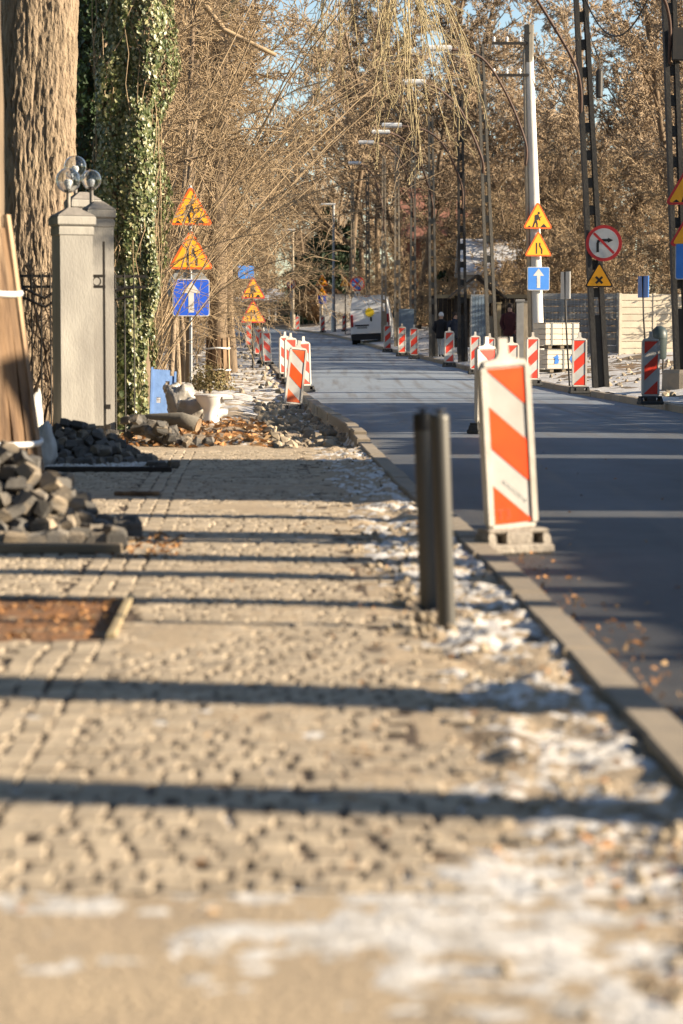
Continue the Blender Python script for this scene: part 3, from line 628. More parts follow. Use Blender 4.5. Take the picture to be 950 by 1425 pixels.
# ivy: leaves on a lumpy column or bank
def leaf_shell(name, N, fn, size, m, parent):
    V, F = [], []
    for i in range(N):
        p, nrm = fn(); nrm = (nrm+rnd3()*.38+Vector((0, 0, .15))).normalized(); u = nrm.cross(Vector((0, 0, 1))+rnd3()*.5).normalized(); w = nrm.cross(u); s = size*random.uniform(.55, 1.25); n = len(V)
        for (a, b, c) in ((0, -1, 0), (.8, -.45, .1), (.55, .25, -.05), (0, 1.05, -.12), (-.55, .25, -.05), (-.8, -.45, .1)): V.append(tuple(p+u*a*s+w*b*s+nrm*c*s))
        F += [(n, n+1, n+2, n+3), (n, n+3, n+4, n+5)]
    return link(name, np_mesh(name, V, F, m), parent)
def column(R0, H, taper=.25, lump=.35, half=True, z0=0.05):
    def fn():
        a = random.uniform(-math.pi*1.02, .25) if half else random.uniform(0, 6.28); z = random.uniform(z0, H)
        r = R0*(1-taper*z/H)*(1+lump*noise.noise(Vector((math.cos(a)*1.6, math.sin(a)*1.6, z*.75)))+.18*noise.noise(Vector((math.cos(a)*5, math.sin(a)*5, z*2.4))))-abs(random.gauss(0, .05))
        return Vector((r*math.cos(a), r*math.sin(a), z)), Vector((math.cos(a), math.sin(a), 0))
    return fn
random.seed(15)
d = 37.5; t = thing('ivy_tree', 'tree trunk thickly clad in sunlit variegated ivy beside the gate', 'tree', (px(180, d), d, 0))
link('trunk', trunk_mesh('trunk', [(0, 0, -.1, .34), (0, 0, 3, .28), (.05, 0, 10, .22)], K['bark2'], 16), t)
leaf_shell('ivy', 23000, column(.43, 7.6, -.5, .62), .035, K['ivy'], t)
m = MB()
for i in range(26):
    a = random.uniform(-2.9, -.1); z = random.uniform(0, 5); pts = [(.52*math.cos(a+.08*k*random.uniform(-1, 1)), .52*math.sin(a), z+k*.45) for k in range(7)]; m.tube(pts, .007, 4)
m.build('vine', K['twig_tan'], t, True)
random.seed(16)
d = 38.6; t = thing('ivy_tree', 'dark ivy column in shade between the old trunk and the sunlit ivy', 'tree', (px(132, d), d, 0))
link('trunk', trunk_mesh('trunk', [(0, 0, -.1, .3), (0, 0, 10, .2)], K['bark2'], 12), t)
leaf_shell('ivy', 7000, column(.50, 7.0, -.1, .4), .05, K['ivydark'], t)  # darker leaf colours put the shade into this column
random.seed(17)
d = 28.6; t = thing('ivy_bush', 'low ivy growing over a broken stump next to the pillar', 'bush', (px(178, d), d, 0))
m = MB(); m.tube([(0, .1, -.1), (-.05, .1, 1.1)], [.12, .1], 8); m.build('stem', K['bark2'], t, True)
leaf_shell('ivy', 2600, column(.20, 1.9, .55, .5), .040, K['ivy'], t)
for i, (p, d, r, h) in enumerate(((238, 50, .13, 1.5), (222, 49, .09, 2.0), (290, 62, .2, 2.6))):
    pass
# small green brown bush behind the sign
random.seed(18)
d = 47; t = thing('evergreen_bush', 'small olive green bush behind the toilet on the path', 'bush', (px(292, d), d, .0))
m = MB(); m.tube([(0, 0, -.05), (0, 0, .35)], .03, 6); m.build('stem', K['bark2'], t)
leaf_shell('foliage', 1300, lambda: (lambda v, k: (Vector((v.x*.46*k, v.y*.46*k, .2+abs(v.z)*.5*k)), v))(rnd3().normalized(), random.uniform(.5, 1.15)), .028, K['bushleaf'], t)
# dark conifers beyond the bend
def conifer(p, d, H, r, label, seed):
    random.seed(seed); t = thing('conifer', label, 'tree', (px(p, d), d, tz(d))); m = MB(); m.tube([(0, 0, -.2), (0, 0, H*.95)], [.22, .03], 8); m.build('trunk', K['bark2'], t)
    V, F = [], []
    for i in range(7000):
        z = H*(.06+.92*random.random()**1.25); rr = r*(1-z/H)**.8*(.55+.5*random.random())*(1+.35*math.sin(z*5+random.gauss(0, .4))); a = random.uniform(0, 6.28)
        leaf_quads(V, F, Vector((rr*math.cos(a), rr*math.sin(a), z-rr*.18)), .17)
    link('crown', np_mesh('crown', V, F, K['needle']), t); return t
conifer(455, 214, 11.5, 3.6, 'dark green conifer beyond the bend behind the grey mast', 61)
conifer(486, 226, 10, 3.0, 'dark conifer right of the grey mast behind the van', 62)
conifer(425, 236, 9, 3.4, 'lower dark conifer behind the garden gate beyond the bend', 63)
conifer(640, 150, 6.5, 2.2, 'green conifer in front of the brick house', 64)
# unseen conifers added beside and behind the viewer to block sky light
c0 = conifer(-900, 30, 15, 3.4, 'tall unseen conifer added beside the near footpath to block sky light', 66); c0.location = (-8.2, 30.5, 0)
for k, (x, y) in enumerate(((-8.4, 25), (-8.0, 20), (-8.6, 15), (-8.2, 10), (-8.5, 5), (-8.1, 0), (-8.4, -5), (-7, -10.5), (-2.5, -13), (2.5, -14), (7.5, -15), (-11.5, 22), (-11.6, 12), (-11.4, 2))):
    c = copy_tree(c0); c.location = (x, y, 0); c.rotation_euler = (0, 0, k*1.7); c.scale = (1, 1, .9+.25*((k*7) % 5)/5)
for o in [q for q in S.objects if q.get('label') == c0['label']]: o['group'] = 'added conifers blocking sky light near the viewer'
# ------------------------------------------------------------------ traffic beacons
def clip(poly, a, b, c):   # keep a*x+b*z<=c
    out = []
    for i in range(len(poly)):
        p, q = poly[i], poly[(i+1) % len(poly)]; fp, fq = a*p[0]+b*p[1]-c, a*q[0]+b*q[1]-c
        if fp <= 0: out.append(p)
        if (fp < 0 < fq) or (fq < 0 < fp): t = fp/(fp-fq); out.append((p[0]+t*(q[0]-p[0]), p[1]+t*(q[1]-p[1])))
    return out
HW, Z0, Z1 = .116, .175, 1.055
def beacon_meshes(mirror, red, base_m, bowed=0.0):
    r = {}
    m = MB(); m.box((0, 0, .028), (.40, .26, .056), bev=.012); m.box((0, 0, .085), (.16, .2, .075), bev=.012)
    for s in (-1, 1): m.box((s*.168, 0, .082), (.05, .22, .07), top=.85, bev=.01)
    m.box((0, 0, .128), (.372, .17, .026), bev=.008); r['base'] = m.mesh('base', base_m)
    m = MB(); out = [(.05, .10), (.12, .118), (.142, .15), (.146, .6), (.142, 1.07), (.122, 1.098), (.05, 1.112), (.03, 1.14), (.027, 1.225)]
    poly = out+[(-x, z) for x, z in out[::-1]]; m.prism(poly, -.022, .022)
    for s in (-1, 1): m.box((s*.133, 0, .615), (.034, .074, .91), bev=.012)
    for z in (1.075, .15): m.box((0, 0, z), (.255, .070, .036), bev=.012)
    if bowed:
        m.v = [(x+(bowed*math.sin((z-.12)*7)*(1 if x > 0 else -.4) if abs(x) > .1 else 0), y, z) for x, y, z in m.v]
    r['panel'] = m.mesh('panel', K['white'], 'auto')
    m = MB(); m.box((0, -.024, (Z0+Z1)/2), (2*HW, .006, Z1-Z0)); m.box((0, .024, (Z0+Z1)/2), (2*HW, .006, Z1-Z0)); r['film'] = m.mesh('film', K['sheet'])
    st = []
    for k in range(3):
        rect = [(-HW, Z0), (HW, Z0), (HW, Z1), (-HW, Z1)]; sl = .92; a0 = (-.225, .205, .655)[k]; a1 = a0+(.235 if k else .225)
        # v=(Z1-z)-sl*(x+HW) between a0 and a1
        p = clip(rect, sl, 1, Z1-sl*HW-a0); p = clip(p, -sl, -1, -(Z1-sl*HW-a1)); 
        if mirror: p = [(-x, z) for x, z in p][::-1]
        m = MB(); m.prism(p, -.0305, -.0265); st.append(m.mesh('stripe', red))
    r['stripes'] = st
    return r
BK = {(mi, k): beacon_meshes(mi, K['orange' if k == 'o' else 'red'], K['dirtyplast'] if k == 'o' else K['rubber'], .010 if k == 'o' else 0) for mi in (0, 1) for k in ('r', 'o') if not (mi and k == 'o')}
def beacon(label, x, d, rz, mirror=0, kind='r', lean=(0, 0), z=None, s=1.0, group='striped guide beacons along the works'):
    t = thing('guide_beacon', label, 'beacon', (x, d, groundz(x, d) if z is None else z), rz, group); t.scale = (s, s, s)
    t.rotation_euler = (0, 0, rz); b = BK[(mirror, kind)]
    link('base', b['base'], t); p = link('panel', b['panel'], t); p.rotation_euler = (lean[0], lean[1], 0)
    link('reflective_film', b['film'], p)
    for sm_ in b['stripes']: link('stripe', sm_, p)
    return t, p
t, p = beacon('big orange and white striped beacon leaning beside the two steel bollards', px(715, 13.7), 13.75, R(20), 0, 'o', (R(2), R(-4.5)), z=.004)
def lettering(txt, size, loc, rot, m, parent, name='lettering'):
    c = bpy.data.curves.new(name, 'FONT'); c.body = txt; c.size = size; c.extrude = .0006; c.align_x = 'CENTER'; c.resolution_u = 2
    o = bpy.data.objects.new(name, c); COL.objects.link(o); me = bpy.data.meshes.new_from_object(o.evaluated_get(bpy.context.evaluated_depsgraph_get())); bpy.data.objects.remove(o)
    me.materials.clear(); me.materials.append(m); o = link(name, me, parent, loc); o.rotation_euler = rot; return o
K['faint'] = mat('faint worn lettering', (.42, .43, .42), None, rough=.5); K['faint2'] = mat('faint stencil', (.40, .10, .04), None, rough=.5)
lettering('EUROCODAS', .032, (.012, -.0285, .345), (R(90), R(42.5), 0), K['faint'], p)
lettering('T3', .085, (-.055, -.0315, .20), (R(90), 0, 0), K['faint2'], p)
def bp(p_, d, label, rz, mi=0, kind='r', lean=(0, 0), z=None, s=1.0): return beacon(label, px(p_, d), d, R(rz), mi, kind, lean, z, s)
bp(676, 30.5, 'red and white beacon half hidden behind the big orange one on the road', 30, 0)
bp(406, 41.2, 'bright orange striped beacon tilting at the corner of the raised kerb', 12, 0, 'o', (0, R(6)))
bp(424, 53.5, 'beacon on the road right behind the tilting orange one', 25, 0, lean=(0, R(-2)))
bp(404, 58, 'middle beacon of three just behind the tilting orange one', 22, 0)
bp(396, 63, 'last beacon of the row behind the tilting orange one', 22, 0)
bp(372, 78, 'beacon with the stripe facing us at the front of the far kerb cluster', 30, 0, lean=(0, R(-3)))
bp(366, 80.5, 'beacon turned sideways at the back of the far kerb cluster', -35, 1)
t, p = bp(359, 92, 'beacon carrying a glinting yellow warning lamp past the second sign post', 20, 0)
m = MB(); m.lathe([(.02, 0), (.07, .02), (.09, .09), (.07, .16), (.02, .18)], 12, (0, -.02, 1.2)); m.build('warning_lamp', K['yellow'], p, True)
bp(346, 112, 'farthest beacon on the footpath side below the second sign post', 15, 0)
for q, d, lb in ((905, 40.6, 'beacon on the far kerb in front of the litter bin'), (806, 48.5, 'beacon on the far kerb left of the dark pole with prohibition sign'), (741, 55.5, 'beacon on the far kerb just left of the wrapped slabs'),
                 (625, 75, 'beacon standing alone on the far kerb in front of the pedestrians'), (576, 86.5, 'right one of the beacon pair on the kerb before the gap'), (559, 91, 'left one of the beacon pair on the kerb before the gap'), (539, 99, 'beacon beside the right rear corner of the white van'),
                 (449, 170, 'far beacon under the distant blue arrow sign'), (414, 180, 'far beacon under the distant no stopping sign'), (479, 166, 'far beacon left of the white van near the grey mast')):
    x = px(q, d); bp(q, d, lb, random.uniform(-6, 14), 1, z=max(groundz(x, d), tz(d)+.1))
bp(661, 70, 'beacon with slanting stripe left of the gap behind the big orange one', 5, 1)
bp(681, 65, 'beacon on the far kerb peeking over the one behind the big orange one', 8, 1)
bp(711, 46, 'beacon on the road peeking out right behind the big orange one', 15, 1, z=.01)

# ------------------------------------------------------------------ two steel bollards
for (q, d, h, r, lb) in ((597.5, 10.6, .885, .040, 'left steel bollard with a black collar at its top'), (623, 9.82, .895, .0375, 'right steel bollard nearer us on the snowy path edge')):
    x = px(q, d); t = thing('bollard', lb, 'bollard', (x, d, pvz(x-xl(d), d)-.01), 0, 'steel bollards at the path edge'); t.rotation_euler = (0, R(-2.6), R(40*random.random()))
    m = MB(); m.lathe([(r, -.05), (r, h-.02), (r*.96, h-.006), (r*.8, h)], 28); m.build('tube', K['steel'], t, 'auto')
    if r > .039: m = MB(); m.lathe([(r+.002, h-.075), (r+.002, h-.018), (r*.97, h-.002), (r*.5, h+.002)], 28); m.build('collar', K['black'], t, 'auto')
    m = MB(); m.lathe([(.008, h), (.008, h+.012), (.026, h+.014), (.026, h+.02)], 12); m.build('cap', K['iron'], t)
    m = MB(); m.lathe([(r+.035, -.02), (r+.03, .012), (r+.004, .018)], 20); m.build('footing', K['kerb'], t)

# ------------------------------------------------------------------ road signs
def rtri(s, r, n=5):
    h = s*math.sqrt(3)/2; C = [(-s/2, -h/3), (s/2, -h/3), (0, 2*h/3)]; out = []
    for i, (cx, cz) in enumerate(C):
        l = math.hypot(cx, cz); ox, oz = cx*(1-2*r/l), cz*(1-2*r/l); a0 = (R(150), R(270), R(30))[i]
        for k in range(n): a = a0+R(120)*k/(n-1); out.append((ox+r*math.cos(a), oz+r*math.sin(a)))
    return out
def circ(r, n=28): return [(r*math.cos(2*math.pi*k/n), r*math.sin(2*math.pi*k/n)) for k in range(n)]
def rrect(w, h, r, n=4):
    out = []
    for (cx, cz, a0) in ((w/2-r, h/2-r, 0), (-w/2+r, h/2-r, 90), (-w/2+r, -h/2+r, 180), (w/2-r, -h/2+r, 270)):
        for k in range(n): a = R(a0+90*k/(n-1)); out.append((cx+r*math.cos(a), cz+r*math.sin(a)))
    return out
def bar(x0, z0, x1, z1, w):
    l = math.hypot(x1-x0, z1-z0); nx, nz = -(z1-z0)/l*w/2, (x1-x0)/l*w/2; return [(x0+nx, z0+nz), (x1+nx, z1+nz), (x1-nx, z1-nz), (x0-nx, z0-nz)]
PIC = {
 'works': [circ(.042, 10), [(-.11, .13), (.0, .17), (.05, .11), (-.02, -.02), (-.11, -.04)], [(-.11, -.03), (-.03, -.03), (.0, -.14), (.0, -.24), (-.045, -.24), (-.05, -.14)], [(-.11, -.03), (-.05, -.03), (-.1, -.14), (-.13, -.24), (-.185, -.24), (-.15, -.13)], bar(.01, .13, .07, -.03, .04), bar(-.02, -.02, .12, .1, .022), [(.09, -.24), (.3, -.24), (.2, -.13)], [(-.34, -.24), (-.22, -.24), (-.28, -.19)]],
 'narrow': [bar(-.07, -.21, -.07, .16, .05), bar(.12, -.21, .12, -.05, .05), bar(.12, -.065, .05, .055, .05), bar(.05, .04, .05, .16, .05)],
 'cross': [bar(-.11, -.16, .11, .06, .075), bar(-.11, .06, .11, -.16, .075)],
}
PIC['works'][0] = [(x+.03, z+.2) for x, z in PIC['works'][0]]
def plate_tri(par, x, z, y, s, pic, red='signred', lean=0):
    m = MB(); m.prism(rtri(s, s*.055), 0, .022); o = m.build('warning_plate', K[red], par, loc=(x, y, z)); o.rotation_euler = (0, lean, 0)
    m = MB(); m.prism(rtri(s*.845, s*.03), -.004, .0); m.build('yellow_field', K['yellow'], o)
    m = MB()
    for i, p in enumerate(PIC[pic]): m.prism([(a*s, b*s) for a, b in p], -.007-.0004*i, -.0043)
    m.build('pictogram', K['black'], o); return o
def plate_arrow(par, x, z, y, w, h=None, col='blue'):
    h = h or w; m = MB(); m.prism(rrect(w, h, w*.06), 0, .02); o = m.build('blue_plate', K['sheet'], par, loc=(x, y, z))
    m = MB(); m.prism(rrect(w*.95, h*.95, w*.05), -.004, 0); m.build('blue_field', K[col], o)
    m = MB(); m.prism([(-.075*w, -.40*h), (.075*w, -.40*h), (.075*w, .12*h), (.25*w, .12*h), (0, .43*h), (-.25*w, .12*h), (-.075*w, .12*h)], -.008, -.0043); m.build('arrow', K['sheet'], o); return o
def post(par, h, r=.032, m_='galv', y=.04):
    m = MB(); m.lathe([(r, -.05), (r, h), (r*.7, h+.01)], 10, (0, y, 0)); return m.build('post', K[m_], par, 'auto')
# left sign post
d = 52.0; x = px(266, d); zb = groundz(x, d)
t = thing('sign_post', 'grey post with two orange triangles and blue arrow behind arching twigs', 'road sign', (x, d, zb), R(13))
post(t, pz(258, d)-zb); Zt = lambda py, dd=d: pz(py, dd)-groundz(x, dd)
plate_tri(t, 0, Zt(293.5)-.02, -.02, .98, 'works'); plate_tri(t, 0, Zt(354.5)-.02, -.02, 1.0, 'narrow'); plate_arrow(t, .0, Zt(414), -.02, .80)
m = MB(); m.prism(circ(.46), .07, .09); m.build('round_plate', K['signback'], t, loc=(-.04, 0, Zt(402)))
for py in (262, 300, 345, 400, 425): m = MB(); m.box((0, .045, Zt(py)), (.11, .10, .035)); m.build('clamp', K['galv'], t)
# second left post
d = 75.0; x = px(352, d); zb = groundz(x, d); t = thing('sign_post', 'dark thin post with two weathered yellow triangles farther along the footpath', 'road sign', (x, d, zb), R(14)); Zt = lambda py: pz(py, d)-zb
post(t, Zt(375), .03, 'iron'); plate_tri(t, 0, Zt(405), -.02, .80, 'works', 'crimson'); plate_tri(t, 0, Zt(438), -.02, .84, 'narrow', 'crimson')
m = MB(); m.prism(rrect(.5, .4, .03), 0, .02); m.build('blue_plate', K['skyblue'], t, loc=(-.22, -.02, Zt(379)))
# distant signs beyond the bend
d = 178.0; x = px(448, d); zb = groundz(x, d); t = thing('sign_post', 'distant pale post with two orange triangles above a blue arrow', 'road sign', (x, d, zb), R(12)); Zt = lambda py: pz(py, d)-zb
post(t, Zt(385), .10, 'pole_tan', .14); plate_tri(t, 0, Zt(392), -.02, .95, 'works'); plate_tri(t, 0, Zt(407), -.02, .80, 'narrow'); plate_arrow(t, 0, Zt(417), -.02, .62)
def nostop(par, x, z, y, r):
    m = MB(); m.prism(circ(r), 0, .02); o = m.build('round_plate', K['crimson'], par, loc=(x, y, z))
    m = MB(); m.prism(circ(r*.78), -.004, 0); m.build('blue_field', K['skyblue'], o)
    m = MB(); m.prism(bar(-r*.55, -r*.55, r*.55, r*.55, r*.2), -.008, -.0042); m.prism(bar(-r*.55, r*.55, r*.55, -r*.55, r*.2), -.009, -.0046); m.build('red_cross', K['crimson'], o); return o
d = 142.0; x = px(497, d); zb = groundz(x, d); t = thing('sign_post', 'round no stopping sign with a small white plate above the van roof', 'road sign', (x, d, zb), R(10)); Zt = lambda py: pz(py, d)-zb
post(t, Zt(388), .035, 'galv', .05); nostop(t, 0, Zt(395), -.02, .44); m = MB(); m.prism(rrect(.34, .50, .03), 0, .02); q = m.build('white_plate', K['sheet'], t, loc=(0, -.02, Zt(411))); m = MB(); m.prism(bar(0, -.14, 0, .14, .06), -.006, -.0005); m.build('arrow', K['black'], q)
d = 172.0; x = px(405, d); zb = groundz(x, d); t = thing('sign_post', 'faded pink round no stopping sign far beyond the bend', 'road sign', (x, d, zb), R(10)); Zt = lambda py: pz(py, d)-zb
post(t, Zt(388), .035, 'galv', .05); nostop(t, 0, Zt(395), -.02, .36); m = MB(); m.prism(rrect(.28, .55, .03), 0, .02); m.build('white_plate', K['sheet'], t, loc=(0, -.02, Zt(409)))
d = 155.0; x = px(480, d); zb = groundz(x, d); t = thing('sign_post', 'dull orange triangle on a dark post left of the van', 'road sign', (x, d, zb), R(-20)); Zt = lambda py: pz(py, d)-zb
post(t, Zt(398), .035, 'iron', .04); plate_tri(t, 0, Zt(393.5), -.02, .72, 'cross')

# ------------------------------------------------------------------ poles and street lamps across the road
def lattice(par, P0, P1, w0, w1, m_, step=.62):
    """concrete pole of two flanges with openings between, from P0 to P1 (local)"""
    P0, P1 = Vector(P0), Vector(P1); ax = (P1-P0); H = ax.length; rot = ax.to_track_quat('Z', 'Y').to_matrix().to_4x4(); M = Matrix.Translation(P0) @ rot @ Matrix.Rotation(R(90), 4, 'Z') if False else Matrix.Translation(P0) @ Matrix.Rotation(math.atan2(ax.x, ax.z), 4, 'Y')
    for s in (-1, 1):
        m = MB(); a0, a1 = w0/2, w1/2; f0, f1 = w0*.30, w1*.32; dpt0, dpt1 = w0*.55, w1*.55
        v = []
        for (z, a, f, dp) in ((0, a0, f0, dpt0), (H, a1, f1, dpt1)):
            xs = sorted((s*a, s*(a-f))); v += [(xs[0], -dp, z), (xs[1], -dp, z), (xs[1], dp, z), (xs[0], dp, z)]
        m.add(v, [(3, 2, 1, 0), (4, 5, 6, 7), (0, 1, 5, 4), (1, 2, 6, 5), (2, 3, 7, 6), (3, 0, 4, 7)], M); m.build('flange', K[m_], par)
    m = MB(); z = .0
    while z < H-.2:
        t_ = z/H; w = w0*(1-t_)+w1*t_; hgt = 1.6 if z < .1 else .2; m.box((0, 0, z+hgt/2), (w*.44, w*.8, hgt), M); z += hgt+step*.62
    tag(m.build('rungs', K[m_], par), kind='stuff')
    return M
def lamp_arm(par, pts, head, r=.045):
    m = MB(); P = [Vector(p) for p in pts]; Q = []
    for i in range(len(P)-1):
        for k in range(6):
            t_ = k/6; a = P[max(i-1, 0)]; b = P[i]; c = P[i+1]; e = P[min(i+2, len(P)-1)]
            Q.append(.5*((2*b)+(c-a)*t_+(2*a-5*b+4*c-e)*t_**2+(3*b-a-3*c+e)*t_**3))
    Q.append(P[-1]); m.tube(Q, r*.8, 6); m.build('lamp_arm', K['arm'], par, True)
    if head: m = MB(); m.box((P[-1].x-.28, P[-1].y, P[-1].z+.02), (.66, .26, .14), Matrix.Identity(4), bev=.04); m.build('lamp_head', K['lamp'], par)
def pole_at(qb, pyb, qt, pyt, d, w0, w1, m_, label, arm=None, head=True, name='utility_pole', group='lattice concrete poles along the far verge', top=None):
    xb = px(qb, d, gz(px(qb, d), d)); zb = gz(xb, d); zt = pz(pyt, d); xt = px(qt, d, zt)
    if top: k = (top-zb)/(zt-zb); xt = xb+(xt-xb)*k; zt = zb+(top-zb)
    t = thing(name, label, 'utility pole', (xb, d, zb-.05), 0, group); lattice(t, (0, 0, 0), (xt-xb, 0, zt-zb), w0, w1, m_)
    if arm: lamp_arm(t, [(px(a, d, pz(b, d))-xb, -.1-.25*i, pz(b, d)-zb) for i, (a, b) in enumerate(arm)], head)
    return t, xb, zb
D1 = 52.0
t, xb, zb = pole_at(836, 532, 808, 0, D1, .34, .27, 'pole_shaded', 'dark lattice pole carrying the no right turn sign', [(807.5, 160), (805, 118), (790, 78), (738, -4)], True, top=10.6)
t2 = thing('road_sign', 'round white no right turn sign with red rim on the dark pole', 'road sign', (px(837, D1), D1-.25, pz(339, D1)), R(-8))
m = MB(); m.prism(circ(.385, 32), 0, .02); o = m.build('round_plate', K['crimson'], t2); m = MB(); m.prism(circ(.315, 32), -.004, 0); m.build('white_field', K['sheet'], o)
m = MB(); m.prism(bar(-.13, -.19, -.13, .0, .055), -.008, -.0044); m.prism([(-.1575, 0), (-.1025, 0), (-.0925, .025), (-.065, .035), (.1, .035), (.1, .09), (-.08, .09), (-.135, .065)], -.0086, -.0046); m.prism([(.09, .01), (.2, .0625), (.09, .115)], -.0092, -.0048); m.build('turn_arrow', K['black'], o)
m = MB(); m.prism(bar(-.215, .215, .215, -.215, .055), -.0105, -.0095); m.build('red_bar', K['crimson'], o)
t2 = thing('road_sign', 'yellow triangle with a black cross below the no right turn sign', 'road sign', (px(831, D1), D1-.25, pz(388, D1)), R(-8)); plate_tri(t2, 0, 0, 0, .63, 'cross', 'black')
D2 = 47.0
t, xb, zb = pole_at(950, 540, 931, 0, D2, .29, .25, 'pole_shaded', 'dark lattice pole with a junction box and roadworks signs', [(930, 90), (929, 40), (922, 12), (912, -4)], False, top=10.4)
m = MB(); m.box((px(938, D2)-xb, -.24, pz(60, D2)-zb), (.26, .2, .62), bev=.02); m.build('junction_box', K['iron'], t)
m = MB(); m.lathe([(.42, -.1), (.40, .35), (.36, .42)], 10); m.build('footing', K['kerb'], t)
t2 = thing('road_sign', 'large roadworks triangle cut by the picture edge on the dark pole', 'road sign', (px(957, D2), D2-.26, pz(264, D2)), R(-10)); plate_tri(t2, 0, 0, 0, 1.03, 'works', 'crimson')
t2 = thing('road_sign', 'large road narrows triangle under the large roadworks triangle', 'road sign', (px(962, D2), D2-.26, pz(322, D2)), R(-10)); plate_tri(t2, 0, 0, 0, 1.0, 'narrow', 'crimson')
t2 = thing('road_sign', 'faded blue arrow sign under the large road narrows triangle', 'road sign', (px(962, D2), D2-.26, pz(364, D2)), R(-10)); plate_arrow(t2, 0, 0, 0, .74, .70, 'skyblue')
# white spun concrete pole
D3 = 66.0; xb = px(750, D3); zb = gz(xb, D3); zt = pz(32, D3); xt = px(736, D3, zt)
t = thing('utility_pole', 'tall white round concrete pole with old insulators at its top', 'utility pole', (xb, D3, zb-.05))
m = MB(); m.tube([(0, 0, 0), ((xt-xb)*.5, 0, (zt-zb)*.5), (xt-xb, 0, zt-zb-.7)], [.165, .145, .115], 18); m.build('shaft', K['pole_white'], t, 'auto')
m = MB(); m.tube([(-.22, -.03, 0), ((xt-xb)*.5-.19, -.03, (zt-zb)*.5), (xt-xb-.12, -.03, (zt-zb)*.93)], .055, 8); m.build('conduit', K['pole_tan'], t, True)
m = MB(); m.tube([(xt-xb, 0, zt-zb-1.0), (xt-xb, 0, zt-zb)], .13, 8); m.build('pole_top', K['pole_grey'], t)
for dz in (.5, 1.35):
    m = MB(); m.box((xt-xb-.5, -.08, zt-zb-dz), (1.0, .07, .07)); c = m.build('crossarm', K['iron'], t)
    for q in (-.95, -.6, -.25): m = MB(); m.lathe([(.02, 0), (.045, .03), (.03, .07), (.05, .1), (.02, .15)], 8, (xt-xb+q, -.08, zt-zb-dz+.03)); m.build('insulator', K['lamp'], c)
lamp_arm(t, [(px(731, D3, pz(228, D3))-xb, -.1, pz(228, D3)-zb), (px(730, D3, pz(195, D3))-xb, -.2, pz(195, D3)-zb), (px(703, D3, pz(130, D3))-xb, -.4, pz(130, D3)-zb), (px(668, D3, pz(82, D3))-xb, -.7, pz(82, D3)-zb), (px(624, D3, pz(71, D3))-xb, -.9, pz(71, D3)-zb)], True)
for (py, q, kind, s, lb) in ((306, 746, 'works', .86, 'orange framed roadworks triangle on the white pole'), (345, 747, 'narrow', .80, 'orange framed road narrows triangle on the white pole')):
    t2 = thing('road_sign', lb, 'road sign', (px(q, D3), D3-.26, pz(py, D3)), R(14)); plate_tri(t2, 0, 0, 0, s, kind)
t2 = thing('road_sign', 'blue arrow sign under the two triangles on the white pole', 'road sign', (px(747.5, D3), D3-.26, pz(388, D3)), R(14)); plate_arrow(t2, 0, 0, 0, .63, .63, 'skyblue')
# receding lattice poles with lamps
for (qb, d, qt, pyt, m_, w, arm, lb) in (
    (686, 71, 668, 60, 'pole_grey', .34, [(672, 240), (668, 215), (640, 155), (612, 128), (588, 118)], 'grey lattice street lamp pole next to the blue gate'),
    (644, 80, 640, 130, 'pole_shaded', .32, [(643, 290), (641, 255), (618, 205), (590, 182), (556, 177)], 'dark lattice street lamp pole in front of the shelter'),
    (603, 89, 599, 160, 'pole_grey', .32, [(602, 300), (600, 275), (585, 230), (560, 195), (540, 186)], 'slim lattice street lamp pole beside the walker in the white hat'),
    (574, 99, 575, 190, 'pole_grey', .30, [(575, 300), (573, 270), (560, 230), (540, 205), (519, 200)], 'weathered lattice pole behind the pair of kerb beacons'),
    (553, 110, 552, 200, 'pole_tan', .32, None, 'pale sunlit lattice pole right of the white van'),
    (534, 122, 534, 215, 'pole_tan', .30, [(534, 320), (532, 290), (522, 250), (510, 235), (501, 228)], 'pale lattice pole directly behind the white van'),
    (512, 146, 511, 240, 'pole_grey', .30, None, 'grey lattice pole rising above the middle of the van'),
    (492, 158, 490, 250, 'pole_tan', .32, None, 'pale lattice pole behind the no stopping sign')):
    x = px(qb, d); pole_at(qb, 0, qt, pyt, d, w, w*.6, m_, lb, arm)
for (q, d, pt, r0, mm, lb) in ((464, 168, 282, .11, 'galv', 'smooth grey steel mast beyond the bend'), (407.5, 200, 318, .12, 'pole_tan', 'pale distant pole beside the faded no stopping sign')):
    x = px(q, d); zb = gz(x, d); t = thing('lamp_mast', lb, 'lamp mast', (x, d, zb-.1)); m = MB(); h = pz(pt, d)-zb; m.lathe([(r0*1.6, 0), (r0*1.6, 1.2), (r0, 1.3), (r0*.7, h)], 12); m.build('shaft', K[mm], t, 'auto')
    m = MB(); m.box((-.35, 0, h), (1.0, .2, .12), bev=.03); m.build('lamp_head', K['lamp'], t)
